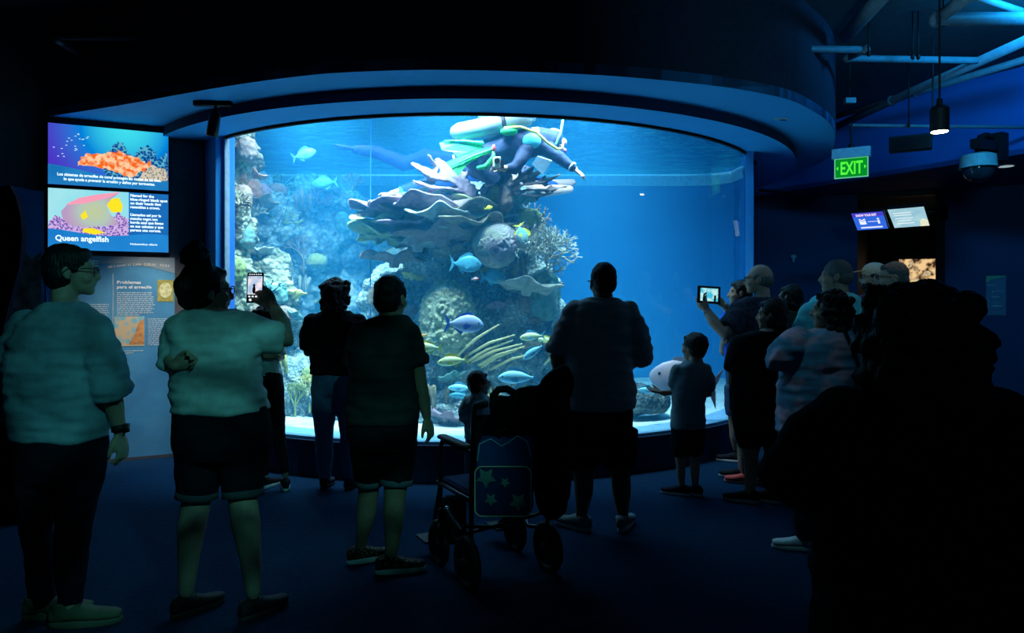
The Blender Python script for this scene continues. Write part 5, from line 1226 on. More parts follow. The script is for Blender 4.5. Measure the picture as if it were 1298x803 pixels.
def plate_coral(c, r, m, label, group=None, tilt=(0, 0), seed=0, sx=1.0, sy=.7, name='plate_coral', tiers=1, parent=None):
    random.seed(seed); mb = MB(); n = 64
    ph = [random.uniform(0, 6.28) for _ in range(5)]
    T = Matrix.Translation(c) @ Matrix.Rotation(tilt[0], 4, 'X') @ Matrix.Rotation(tilt[1], 4, 'Y')
    rings = []
    def ring(q, z, th):
        out = []
        for i in range(n):
            a = 2*math.pi*i/n
            rr = r*q*(1+.12*noise.noise(Vector((math.cos(a)*2.6, math.sin(a)*2.6, seed+.5)))*q+.14*math.sin(3*a+ph[0])+.1*math.sin(5*a+ph[1])+.06*math.sin(9*a+ph[2]))
            zz = z+r*.1*q*noise.noise(Vector((math.cos(a)*4, math.sin(a)*4, seed*1.7)))+r*.13*q*q*math.sin(4*a+ph[3])+r*.07*q*math.sin(7*a+ph[4])
            out.append(T @ Vector((rr*math.cos(a)*sx, rr*math.sin(a)*sy, zz+th)))
        return out
    th = r*.035+.006
    rings = [ring(.12, -r*.38, 0), ring(.16, -r*.2, 0), ring(.5, -.05*r, -th), ring(.96, r*.02, -th*.6), ring(1.0, r*.03, 0), ring(.96, r*.02, th*.7), ring(.5, -.03*r, th), ring(.1, -.07*r, th)]
    mb.loft(rings)
    o = mb.build(name, m, parent, True); fix_normals(o.data)
    if label: tag(o, label, 'coral', group)
    return o
def elkhorn(c, R, m, label, dirs, seed=0):
    """flattened antler blades: dirs = list of (dx, dz, dy, width)"""
    mb = MB(); random.seed(seed)
    mb.tube([c+Vector((0, 0, -R*.16)), c+Vector((0, 0, .0)), c+Vector((0, 0, R*.08))], [R*.12, R*.11, R*.09], 14)
    for dx, dz, dy, wd in dirs:
        a = c; b = c+Vector((dx*.35*R, dy*.3*R, dz*.5*R)); e = c+Vector((dx*R, dy*R, dz*R))
        mid = b.lerp(e, .55)+Vector((0, 0, -.04*R))
        mb.tube([a, b, mid, e], [R*.09, wd*R*.55, wd*R, wd*R*.55], 16, None, True, .3, up=(0, -.35, 1))
        sd = Vector((-(e-a).z, 0, (e-a).x)).normalized()
        for q in (-1, 1):
            f = mid+sd*q*wd*R*.7; g = f+(e-mid)*.7+sd*q*wd*R*.5
            mb.tube([mid, f, g], [wd*R*.5, wd*R*.42, wd*R*.2], 12, None, True, .32, up=(0, -.35, 1))
    o = organic('elkhorn_coral', mb, .013, m, None, 2, nz(18, .008, seed)); return tag(o, label, 'coral')
def bush(c, R, m, label, seed=0, n=16, depth=3, up=.4, th=.014, group=None, side=(0, 0, 0)):
    random.seed(seed); mb = MB()
    def br(p, d, l, r, k):
        q = p+d*l; mid = p.lerp(q, .5)+Vector([random.uniform(-.1, .1)*l for _ in range(3)])
        mb.tube([p, mid, q], [r, r*.85, r*.6], 7)
        if k > 0:
            for _ in range(random.choice((2, 3))):
                nd = (d+Vector([random.uniform(-.75, .75) for _ in range(3)])).normalized()
                br(q, nd, l*random.uniform(.6, .85), r*.72, k-1)
    for i in range(n):
        d = Vector((random.uniform(-1, 1), random.uniform(-1, .4), random.uniform(-.3, 1)*up+.3)).normalized()
        d = (d+Vector(side)).normalized()
        br(c, d, R*.4, th, depth)
    o = mb.build('staghorn_coral', m, None, True); return tag(o, label, 'coral', group)
def mound(c, r, m, label, seed=0, knob=.02, name='mound_coral', ks=26, group=None, vox=.02):
    mb = MB(); mb.ell(c, r, None, 32, 22); mb.ell(c-Vector((0, 0, r[2]*.5)), (r[0]*1.0, r[1], r[2]*.6), None, 28, 18)
    def f(p):
        d, pts = noise.voronoi(p*ks, distance_metric='DISTANCE')
        return knob*(1-min(1, d[0]*1.6))
    o = organic(name, mb, vox, m, None, 2, f); return tag(o, label, 'coral', group)
def tubes(c, m, label, seed=0, n=6, h=.22, r=.03, group=None):
    random.seed(seed); mb = MB()
    for i in range(n):
        b = c+Vector((random.uniform(-.1, .1), random.uniform(-.06, .06), 0)); hh = h*random.uniform(.6, 1.1); l = Vector((random.uniform(-.05, .05), random.uniform(-.05, .02), hh))
        rr = r*random.uniform(.8, 1.2); e = b+l
        mb.tube([b-Vector((0, 0, .06)), b+l*.5, e, e+Vector((0, 0, .003)), e-l*.25], [rr*.7, rr*.9, rr*1.1, rr*.8, rr*.6], 14, round_=False)
    o = mb.build('tube_sponge', m, None, True); return tag(o, label, 'sponge', group)
def fan(c, R, m, label, seed=0, group=None, yaw=0):
    random.seed(seed); mb = MB(); T = Matrix.Translation(c) @ Matrix.Rotation(yaw, 4, 'Z')
    def br(p, a, l, r, k):
        q = p+Vector((math.sin(a)*l, random.uniform(-.01, .01), math.cos(a)*l)); mb.tube([p, q], [r, r*.8], 6, T)
        if k:
            for da in (-.42, .0, .4): 
                if random.random() < .85: br(q, a+da+random.uniform(-.1, .1), l*.74, r*.75, k-1)
    br(Vector((0, 0, -.05)), 0, R*.34, .012, 4)
    o = mb.build('sea_fan', m, None, True); return tag(o, label, 'coral', group)

# key corals
def at(px, py, Y): return W(px, py, Y)
o = mound(at(568, 402, 7.15), (.27, .26, .36), C_('star', (.5, .52, .3), (.3, .36, .22), 14, 1.5, 90, True), 'big pale knobbly star coral dome behind the silver-blue fish', knob=.04, ks=20, vox=.011)
cb = at(629, 311, 6.98); rr = .225
mb = MB(); mb.ell(cb, (rr, rr, rr), None, 40, 28)
def brain(p):
    q = p-cb; base = .008*math.sin(40*(q.length*0+noise.noise(p*6)*1.2+q.x*1.4+q.z*.7))
    hole = (q-Vector((.055, -.2, -.03))).length
    return base-(.03*max(0, 1-hole/.035))
o = organic('brain_coral', mb, .013, C_('brain', (.28, .24, .27), (.36, .4, .26), 3, .8, 70), None, 2, brain); tag(o, 'round grooved brain coral with a dark hole, upper tower', 'coral')
elkhorn(at(597, 246, 7.0), .62, C_('elk_mauve', (.11, .08, .1), (.17, .12, .14)), 'broad mauve elkhorn coral fanning left below the divers', [(-.85, .42, -.1, .2), (-.5, .52, .1, .19), (-.85, .16, -.2, .13), (-.2, .4, .1, .11), (.3, .1, -.1, .09), (-.6, -.02, .1, .09)], 1)
elkhorn(at(640, 246, 6.9), .62, C_('elk_brown', (.12, .085, .07), (.18, .13, .1)), 'brown elkhorn coral with long blades pointing right below the diver', [(.85, .28, -.1, .09), (.98, .14, .1, .07), (.4, .38, 0, .12), (-.35, .28, -.1, .08), (.62, .42, .1, .11), (.7, .0, 0, .07), (.1, .25, -.1, .09)], 2)
sh = [(500, 262, 7.1, .34, 'mauve'), (545, 258, 7.0, .38, 'mauve'), (598, 266, 7.05, .36, 'tan'), (505, 272, 7.2, .36, 'brown'), (560, 273, 6.95, .34, 'pale'), (615, 254, 7.1, .3, 'lime'), (495, 284, 7.25, .3, 'lime'), (540, 284, 7.15, .4, 'mauve'), (595, 283, 7.0, .34, 'tan'), (500, 296, 7.3, .34, 'lime'), (560, 295, 7.1, .38, 'brown'), (615, 278, 7.2, .3, 'pale'), (530, 306, 7.35, .3, 'pale'), (480, 300, 7.4, .2, 'lime'), (500, 326, 7.5, .3, 'brown'), (545, 250, 7.3, .3, 'teal'), (625, 265, 7.3, .28, 'mauve')]
side_w = ['left', 'middle', 'right']
for i, (px, py, Y, r, c) in enumerate(sh):
    plate_coral(at(px, py, Y), r, CP[c], 'wavy %s plate coral, %s of the shelf stack' % (c, ('upper %s', 'middle %s', 'lower %s')[0 if py < 268 else 1 if py < 287 else 2] % ('left', 'centre', 'right')[0 if px < 520 else 1 if px < 585 else 2]), 'plate corals stacked in shelves', (-.12+.05*math.sin(i), .08*math.sin(i*2.3)), i, 1.15, .75)
bush(at(672, 322, 7.1), .34, CP['pale'], 'dense pale staghorn thicket on the right shoulder of the tower', 3, 34, 3, .6, .011)
bush(at(694, 328, 7.1), .34, CP['pale'], 'pale branching coral reaching right into open water', 5, 12, 3, .35, .011, side=(.9, 0, .05))
bush(at(676, 292, 7.2), .26, CP['brown'], 'brown branching coral standing above the staghorn thicket', 6, 8, 3, 1.2, .012)
bush(at(692, 347, 7.15), .2, CP['pale'], 'small pale branch coral tip low on the right of the tower', 8, 5, 3, .4, .01, side=(.9, 0, .1))
mound(at(690, 372, 7.3), (.16, .18, .26), CP['teal'], 'greenish coral head on the lower right of the tower', knob=.02, ks=20)
plate_coral(at(668, 362, 7.05), .28, CP['pale'], 'pale rimmed plate coral beneath the staghorn thicket', None, (-.25, .1), 40, 1.2, .6)
# sea rods: long leaning yellow sticks
mb = MB(); random.seed(9)
ROD = C_('rod_yellow', (.72, .66, .3), (.6, .56, .3))
for i, (x0, y0, x1, y1) in enumerate([(575, 455, 632, 412), (590, 452, 652, 425), (586, 462, 650, 432), (592, 462, 662, 436), (598, 468, 664, 440), (604, 470, 655, 444), (620, 470, 678, 448), (572, 470, 612, 440), (690, 462, 712, 446)]):
    a = at(x0, y0, 7.05+.02*i); b = at(x1, y1, 6.75+.03*i); md = a.lerp(b, .5)+Vector((0, 0, .03))
    m_ = MB(); m_.tube([a, md, b], [.014, .014, .007], 10); o = m_.build('sea_rod', ROD, None, True)
    tag(o, 'yellow sea rod leaning right before the tower, '+['topmost and thinnest', 'second from the top', 'third from the top', 'fourth from the top', 'fifth from the top', 'sixth from the top', 'longest and lowest', 'short one at the lower left', 'alone at the far right beside the man'][i], 'coral', 'yellow sea rods leaning right')
# smaller corals over the rock
random.seed(77); kinds = {}
spots = []
for k in range(150):
    px = random.uniform(330, 715); py = random.uniform(235, 530)
    if 535 < px < 612 and 345 < py < 455: continue
    if 595 < px < 662 and 278 < py < 345: continue
    h = hit(px, py)
    if h is None: continue
    if any((h[0]-q).length < .17 for q in spots): continue
    spots.append(h[0])
names = {0: 'plate', 1: 'mound', 2: 'bush', 3: 'fan', 4: 'tube'}
for i, p in enumerate(spots):
    k = random.choice((0, 0, 1, 1, 2, 3, 4)); px = CX+F*p.x/p.y; wh = 'hazy rear reef' if p.y > 8.3 else 'rock tower'
    sz = .13*(p.y/7.5)
    p = p+Vector((0, -.03, 0))
    cc = random.choice(list(CP)); wh = ('upper', 'middle', 'lower')[0 if CYP(p) < 330 else 1 if CYP(p) < 420 else 2]+' '+('far left', 'left', 'centre', 'right')[0 if px < 400 else 1 if px < 500 else 2 if px < 620 else 3]+' of the '+wh
    if k == 0: plate_coral(p+Vector((0, -.05, .02)), sz*random.uniform(.9, 1.5), CP[cc], 'small %s plate coral on the %s' % (cc, wh), 'small plate corals on the reef', (-.4, random.uniform(-.3, .3)), i+50)
    elif k == 1: mound(p, (sz*random.uniform(.6, 1.1), sz*.6, sz*random.uniform(.5, .9)), CP[cc], 'small %s mound coral on the %s' % (cc, wh), i, .015, 'mound_coral', 30, 'small mound corals on the reef', .018)
    elif k == 2: bush(p, sz*1.6, CP[cc], 'small %s branching coral on the %s' % (cc, wh), i, 8, 2, 1.0, .012, 'small branching corals on the reef')
    elif k == 3: fan(p, sz*3.0, CP[cc], 'small %s sea fan on the %s' % (cc, wh), i, 'small sea fans on the reef', random.uniform(-.5, .5))
    else: tubes(p, CP[cc], 'small %s tube sponge cluster on the %s' % (cc, wh), i, 5, sz*1.4, .024, 'tube sponges on the reef')
# corals on the left column
random.seed(31)
for i, (px, py, c, k) in enumerate([(318, 198, 'tan', 0), (322, 222, 'rust', 0), (309, 250, 'brown', 1), (324, 242, 'rust', 1), (305, 262, 'tan', 2), (322, 275, 'pale', 2), (312, 300, 'teal', 1), (325, 320, 'tan', 0), (300, 340, 'lime', 1), (330, 350, 'pale', 0), (345, 372, 'teal', 2), (315, 190, 'brown', 1), (360, 420, 'pale', 2), (372, 400, 'teal', 0), (330, 400, 'brown', 1)]):
    h = hit(px, py); p = (h[0]+Vector((0, -.04, 0))) if h else at(px, py, 7.4)
    lab = '%s %s coral on the left rock column, %s' % (c, ('plate', 'mound', 'branching')[k], ['near the top', 'halfway up', 'low down'][0 if py < 240 else 1 if py < 320 else 2])
    if k == 0: plate_coral(p, .13, CP[c], lab, 'corals on the left rock column', (-.5, .2), i+90)
    elif k == 1: mound(p, (.1, .09, .12), CP[c], lab, i, .02, 'mound_coral', 24, 'corals on the left rock column', .016)
    else: bush(p, .2, CP[c], lab, i, 10, 2, .8, .013, 'corals on the left rock column')
# low brown rock on the sand at right
mb = MB(); blob(mb, 815, 508, 7.3, 36, 20, .24); blob(mb, 795, 515, 7.4, 26, 16, .2)
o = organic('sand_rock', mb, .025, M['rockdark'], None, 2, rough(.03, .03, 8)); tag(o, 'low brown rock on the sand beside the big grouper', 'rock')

# ------------------------------------------------------------------ fish
def fish(name, label, px, py, Y, L, ang=0, flip=False, hgt=.34, m=None, fm=None, yaw=0, th=.14, fork=.5, cat='fish', group=None, belly=None, dors=.12):
    """head points right (+x) unless flip; ang tilts the nose up"""
    root = empty(name, at(px, py, Y), label, cat, group)
    sx = -1 if flip else 1
    T = Matrix.Translation(at(px, py, Y)) @ Matrix.Rotation(yaw, 4, 'Z') @ Matrix.Rotation(-ang*sx, 4, 'Y') @ Matrix.Diagonal((L*sx, L, L, 1))
    prof = [(.5, .008, 0), (.48, .05, 0), (.43, .1, .0), (.35, .155, .005), (.22, .2, .01), (.08, .205, .01), (-.08, .17, .005), (-.2, .11, 0), (-.28, .055, 0), (-.33, .035, 0), (-.37, .045, 0)]
    k = hgt/.4; mb = MB(); rings = []
    for x, h, z in prof: rings.append([T @ Vector((x, th*(h/.2)*.55*math.cos(a), z+h*k*math.sin(a))) for a in [2*math.pi*i/20 for i in range(20)]])
    mb.loft(rings); b = mb.build('body', m, root, True); fix_normals(b.data)
    def fin(nm, pts, w_=.012, off=0, rot=None):
        q = MB(); P_ = [Vector((x, off, z)) for x, z in pts]
        if rot: P_ = [rot @ p for p in P_]
        q.poly([T @ p for p in P_], (T.to_3x3() @ Vector((0, w_, 0)))); o = q.build(nm, fm or m, root); fix_normals(o.data)
    fin('tail_fin', [(-.33, .03*k), (-.4, .1*k+.02), (-.5, .21*k+.03), (-.5+.1*fork, .06), (-.5+.16*fork, 0), (-.5+.1*fork, -.06), (-.5, -.21*k-.03), (-.4, -.1*k-.02), (-.33, -.03*k)])
    fin('dorsal_fin', [(.25, .18*k), (.2, .2*k+dors*.8), (.08, .2*k+dors), (-.05, .17*k+dors*.8), (-.2, .11*k+dors*.55), (-.26, .05*k), (-.1, .13*k), (.1, .18*k)])
    fin('anal_fin', [(-.0, -.16*k), (-.05, -.18*k-dors*.8), (-.2, -.1*k-dors*.5), (-.25, -.05*k), (-.1, -.12*k)])
    for s in (-1, 1):
        fin('pectoral_fin', [(.2, -.03), (.06, .02), (-.02, -.04), (.03, -.12*k-.02), (.14, -.09)], .006, s*th*.56)
    mb = MB()
    for s in (-1, 1): mb.ell((.38, s*th*.36, .035*k), (.022, .012, .022), T, 12, 8)
    mb.build('eyes', M['black'], root, True)
    return root
FM = dict(
    jack=mat('fish_silver_blue', (.2, .65, .8), .35, col2=(.35, .8, .85), scale=6, spec=.5), jackfin=mat('fish_fin_cyan', (.15, .5, .7), .5),
    pale=mat('fish_pale_yellow', (.65, .8, .45), .4, col2=(.75, .8, .3), scale=8), palefin=mat('fish_fin_yellow', (.8, .8, .15), .5),
    parrot=mat('fish_slate_blue', (.28, .4, .62), .4, col2=(.4, .5, .7), scale=5), parrotfin=mat('fish_fin_royal', (.04, .12, .5), .5),
    teal=mat('fish_teal', (.08, .4, .5), .5), yellow=mat('fish_bright_yellow', (.95, .8, .05), .5), orange=mat('fish_orange', (.85, .4, .12), .5), red=mat('fish_red_white', (.7, .15, .1), .5, col2=(.7, .6, .6), scale=14),
    pink=mat('fish_grey_pink', (.42, .33, .36), .5, col2=(.3, .28, .34), scale=7), pinkfin=mat('fish_fin_grey', (.25, .25, .3), .6), angel=mat('fish_angel_blue', (.1, .4, .6), .4, col2=(.4, .6, .3), scale=5))
fish('jack_fish', 'large silver-blue fish with forked tail above the wheelchair', 657, 479, 6.35, .37, 0, True, .3, FM['jack'], FM['jackfin'])
fish('jack_fish', 'silver-blue fish nosing down left beside the white tee man', 677, 446, 6.4, .24, -.62, True, .28, FM['jack'], FM['jackfin'])
fish('snapper_fish', 'pale green fish with yellow tail left of the white tee man', 675, 427, 6.6, .24, -.1, True, .3, FM['pale'], FM['jackfin'])
fish('snapper_fish', 'pale yellow fish at the left under the star coral dome', 543, 441, 6.4, .25, .02, True, .32, FM['pale'], FM['palefin'])
fish('snapper_fish', 'pale fish with yellow tail over the tips of the sea rods', 574, 458, 6.4, .29, -.12, True, .28, FM['pale'], FM['palefin'])
fish('parrot_fish', 'slate blue fish with royal blue fins before the star coral dome', 588, 411, 6.5, .36, -.05, False, .44, FM['parrot'], FM['parrotfin'], dors=.1)
fish('tang_fish', 'large teal fish above the star coral dome', 590, 335, 6.8, .31, -.05, False, .5, FM['teal'], FM['teal'])
fish('tang_fish', 'dim teal round fish right below the brain coral', 625, 352, 7.0, .26, 0, False, .5, FM['teal'], FM['teal'])
fish('wrasse_fish', 'tiny orange fish over the left base of the dome', 535, 426, 6.5, .09, .15, False, .3, FM['orange'], FM['palefin'])
fish('clown_fish', 'tiny red and white fish right of the dome top', 602, 354, 6.7, .07, .1, False, .4, FM['red'], FM['red'])
fish('damsel_fish', 'small bright yellow fish above the brain coral', 619, 264, 6.7, .085, .25, False, .45, FM['yellow'], FM['yellow'])
fish('angel_fish', 'blue angelfish with a yellow tail diving right of the brain coral', 661, 296, 6.85, .2, -1.25, False, .55, FM['angel'], FM['yellow'], dors=.16)
fish('snapper_fish', 'faint pale blue fish left of the toddler, upper of two', 584, 492, 6.7, .24, 0, True, .26, FM['jack'], FM['jackfin'])
fish('snapper_fish', 'faint pale blue fish left of the toddler, lower of two', 583, 502, 6.6, .2, .05, True, .26, FM['teal'], FM['jackfin'])
fish('snapper_fish', 'yellow-green fish above the long sea rods near the man', 694, 432, 6.9, .2, .1, True, .26, FM['pale'], FM['palefin'])
fish('jack_fish', 'silver fish half hidden behind the boy’s raised hand', 818, 495, 6.7, .22, -.1, False, .26, FM['jack'], FM['jackfin'])
fish('grouper_fish', 'big greyish pink fish behind the boy', 868, 484, 6.9, .7, .2, True, .5, FM['pink'], FM['pinkfin'], dors=.08)
fish('wrasse_fish', 'tiny fish against the open blue near the pale rim', 870, 233, 8.5, .06, 0, True, .3, FM['jack'], FM['jackfin'])
fish('tang_fish', 'pale fish in the hazy upper left of the reef', 385, 196, 8.3, .3, .3, False, .4, FM['jack'], FM['jackfin'])
fish('tang_fish', 'dark fish cruising over the rear reef at left', 412, 232, 8.2, .3, -.1, True, .4, FM['teal'], FM['teal'])
# vertical airline
mb = MB(); mb.tube([at(470, 146, 7.6), at(469, 560, 7.6)], .006, 8, round_=False); tag(mb.build('air_line', mat('airline_blue', (.02, .1, .45), .4)), 'thin vertical blue line hanging left of the plate corals', 'line')

# ------------------------------------------------------------------ divers
SUIT = mat('wetsuit_navy', (.008, .02, .06), .7, bump=.2, bscale=60); SUIT2 = mat('wetsuit_blue', (.004, .03, .22), .7)
GRN = mat('fin_green', (.02, .5, .06), .5, col2=(.03, .4, .12), scale=10); AQ = mat('panel_aqua', (.1, .6, .55), .6, col2=(.05, .35, .45), scale=60, stretch=(1, 1, 4))
Yd = 6.85; D = lambda px, py, dy=0: at(px, py, Yd+dy)
rt = empty('scuba_diver', D(650, 190), 'scuba diver with white cylinder, green fins and one arm stretched right', 'person', 'divers in the aquarium')
Th = Matrix.Translation(D(702, 178)) @ Matrix.Rotation(R_(-80), 4, 'Z') @ Matrix.Rotation(R_(-20), 4, 'X')
mb = MB(); head_prims(mb, Th); mb.tube([Th @ Vector((0, -.03, -.1)), D(688, 180)], [.05, .08], 14)
mb.tube([D(684, 178), D(655, 184), D(620, 196), D(606, 200)], [.13, .15, .14, .12], 20)
armR = [D(690, 186, -.05), D(712, 202, -.12), D(728, 214, -.15)]; mb.tube(armR, [.06, .048, .034], 14)
hand_prims(mb, armR[-1], Vector((.7, -.1, -.6)), Vector((0, .3, -1)), 1, 1.0, .3, .3)
armL = [D(668, 190, -.15), D(652, 214, -.25), D(640, 214, -.3)]; mb.tube(armL, [.058, .046, .034], 14); hand_prims(mb, armL[-1], Vector((-1, -.2, .1)), Vector((0, 0, -1)), -1, 1.0, .6)
leg1 = [D(606, 202, -.05), D(625, 226, -.05), D(592, 214, .3)]; leg2 = [D(606, 202, .1), D(640, 228, .2), D(602, 196, .45)]
for lg in (leg1, leg2): mb.tube(lg, [.1, .065, .045], 14)
organic('body', mb, .009, SK['light'], rt, 2)
mb = MB(); mb.tube([D(688, 178), D(655, 184), D(620, 196), D(604, 200)], [.13, .165, .155, .13], 24)
mb.tube(armR[:2]+[armR[1].lerp(armR[2], .85)], [.075, .06, .045], 16); mb.tube(armL[:2]+[armL[1].lerp(armL[2], .8)], [.072, .06, .045], 16)
for lg in (leg1, leg2): mb.tube(lg, [.12, .085, .06], 16)
mb.ell(D(702, 178), (.1, .095, .1)); organic('wetsuit', mb, .012, SUIT, rt, 3, nz(9, .01))
mb = MB(); mb.tube([D(582, 168, -.12), D(612, 162, -.12), D(664, 151, -.12)], [.088, .09, .088], 28); cyl = mb.build('scuba_cylinder', mat('cylinder_white', (.19, .23, .24), .5, col2=(.16, .2, .21), scale=3), rt, True)
mb = MB(); mb.tube([D(636, 157.2, -.12), D(641, 156.2, -.12)], .095, 28, round_=False); mb.build('cylinder_band', M['black'], cyl, True)
mb = MB(); mb.tube([D(665, 151, -.12), D(672, 149, -.12), D(677, 151, -.12)], [.03, .025, .02], 12); mb.build('cylinder_valve', M['steel'], cyl, True)
mb = MB(); mb.tube([D(640, 162, -.22), D(660, 161, -.24), D(680, 168, -.26), D(695, 182, -.26), D(706, 189, -.22), D(713, 188, -.2), D(714, 180, -.18)], .012, 8); mb.build('yellow_hose', mat('hose_yellow', (.85, .75, .1), .5), rt, True)
mb = MB(); mb.ell(D(645, 167, -.2), (.085, .05, .04)); organic('green_pouch', mb, .012, GRN, rt, 2)
mb = MB(); mb.ell(D(674, 179, -.17), (.09, .05, .075)); organic('ribbed_aqua_panel', mb, .012, AQ, rt, 2)
for sgn, pts in ((0, [(612, 178, -.2), (598, 180, -.2), (580, 181, -.22), (570, 177, -.22), (557, 181, -.22), (560, 190, -.24), (574, 193, -.24), (580, 199, -.24), (594, 193, -.22), (612, 186, -.2)]), (1, [(626, 186, -.25), (606, 189, -.25), (590, 196, -.26), (565, 206, -.28), (577, 218, -.3), (580, 223, -.3), (592, 208, -.28), (608, 198, -.26), (626, 192, -.25)])):
    mb = MB(); P3 = [D(*q) for q in pts]; mb.poly(P3, (0, .03, 0)); o = mb.build('swim_fin', GRN, rt); fix_normals(o.data)
    mb = MB(); a = P3[0].lerp(P3[-1], .5); b = P3[3].lerp(P3[4], .5)
    mb.tube([a+Vector((0, -.012, 0)), a.lerp(b, .5)+Vector((0, -.012, .01)), b+Vector((0, -.012, 0))], [.014, .012, .005], 8); mb.build('fin_rib', mat('fin_rib_green', (.05, .5, .25), .6), o, True)
mb = MB(); mb.poly([D(606, 146, .1), D(626, 146, .1), D(632, 155, .1), D(608, 158, .1)], (0, .05, 0)); o = mb.build('aqua_flap', AQ, rt); fix_normals(o.data)
mb = MB(); mb.poly([D(681, 198, -.3), D(699, 204, -.3), D(688, 222, -.28), D(674, 208, -.28)], (.01, .02, .006)); o = mb.build('writing_slate', mat('slate_white', (.6, .85, .9), .5), rt); fix_normals(o.data)
mb = MB(); T = frame_T(D(630, 206, -.4), Vector((1, 0, .1)))
mb.box((0, 0, 0), (.075, .05, .1), T); o = mb.build('gauge_console', mat('gauge_pale', (.75, .75, .5), .5), rt); bv = o.modifiers.new('b', 'BEVEL'); bv.width = .012
mb = MB(); mb.tube([(0, -.03, .01), (0, -.028, .01)], .026, 14, T, round_=False); mb.box((.05, 0, -.02), (.03, .04, .07), T); mb.build('gauge_face', M['black'], o)
mb = MB(); mb.tube([D(625, 190, -.3), D(626, 198, -.35), D(616, 212, -.36), D(606, 213, -.3)], [.012, .02, .03, .02], 10); organic('green_strap', mb, .009, GRN, rt, 2)
mb = MB(); mb.ell(D(626, 188, -.32), (.02, .02, .035)); mb.build('red_clip', mat('clip_red', (.7, .1, .1), .5), rt, True)
mb = MB(); mb.ell((0, .085, .01), (.07, .045, .045), Th); o = organic('dive_mask', mb, .009, mat('mask_pink', (.9, .25, .35), .3, col2=(.2, .7, .3), scale=22), rt, 1)
mb = MB(); mb.ell((0, .12, -.055), (.035, .035, .03), Th); organic('regulator', mb, .008, mat('regulator_blue', (.1, .1, .6), .4, col2=(.7, .2, .3), scale=30), rt, 1)
mb = MB(); mb.tube([Th @ Vector((.09, .02, -.05)), Th @ Vector((.1, .02, .08)), Th @ Vector((.1, .0, .19))], .012, 10); mb.build('snorkel', mat('snorkel_lime', (.3, .9, .3), .4), rt, True)
mb = MB(); a = armR[1].lerp(armR[2], .75); mb.tube([a, a.lerp(armR[2], .5)], .052, 14, round_=False); mb.build('white_cuff', RUB, rt, True)
# second diver further back, arms stretched left
Y2 = 7.75; D2 = lambda px, py, dy=0: at(px, py, Y2+dy)
rt = empty('scuba_diver', D2(600, 210), 'scuba diver in blue wetsuit behind the elkhorn coral, arms stretched left', 'person', 'divers in the aquarium')
Th = Matrix.Translation(D2(566, 222, -.05)) @ Matrix.Rotation(R_(80), 4, 'Z') @ Matrix.Rotation(R_(-20), 4, 'X')
mb = MB(); head_prims(mb, Th); mb.tube([Th @ Vector((0, -.03, -.08)), D2(584, 216)], [.05, .08], 14)
mb.tube([D2(584, 216), D2(620, 222), D2(655, 228)], [.14, .16, .12], 20)
aA = [D2(580, 205), D2(540, 200), D2(512, 208), D2(478, 193), D2(452, 190)]; aB = [D2(580, 228, -.1), D2(540, 234, -.1), D2(510, 243, -.1), D2(496, 246, -.1)]
mb.tube(aA, [.09, .08, .07, .06, .04], 14); mb.tube(aB, [.07, .06, .05, .036], 14)
hand_prims(mb, aB[-1], Vector((-1, 0, .0)), Vector((0, 0, -1)), 1, 1.0, .3)
for lg in ([D2(655, 226), D2(690, 236, .1), D2(725, 232, .2)], [D2(655, 230, -.1), D2(690, 242, -.05), D2(722, 240, 0)]): mb.tube(lg, [.1, .07, .045], 12)
organic('body', mb, .012, SK['light'], rt, 2)
mb = MB(); mb.tube([D2(584, 216), D2(620, 222), D2(655, 228)], [.15, .17, .135], 20); mb.tube(aA, [.1, .095, .085, .07, .055], 16); mb.tube(aB[:3], [.085, .075, .062], 14)
mb.ell(D2(566, 222, -.05), (.1, .1, .1)); mb.tube([D2(655, 228), D2(690, 238, .03), D2(700, 238, .05)], [.13, .09, .08], 14); organic('wetsuit', mb, .014, SUIT2, rt, 3, nz(7, .008))
mb = MB(); mb.tube([D2(526, 238, -.1), D2(508, 244, -.1)], [.066, .062], 16, round_=False); mb.build('turquoise_cuff', mat('cuff_turquoise', (.1, .75, .6), .5), rt, True)
mb = MB(); mb.tube([D2(456, 190), D2(430, 186), D2(425, 184)], [.05, .07, .03], 14, None, True, .4, up=(0, 0, 1)); organic('blue_glove', mb, .012, SUIT2, rt, 2)
mb = MB(); mb.tube([D2(640, 208, -.05), D2(600, 205, -.05)], .085, 20); mb.build('scuba_cylinder', mat('cylinder_grey', (.3, .4, .45), .4), rt, True)

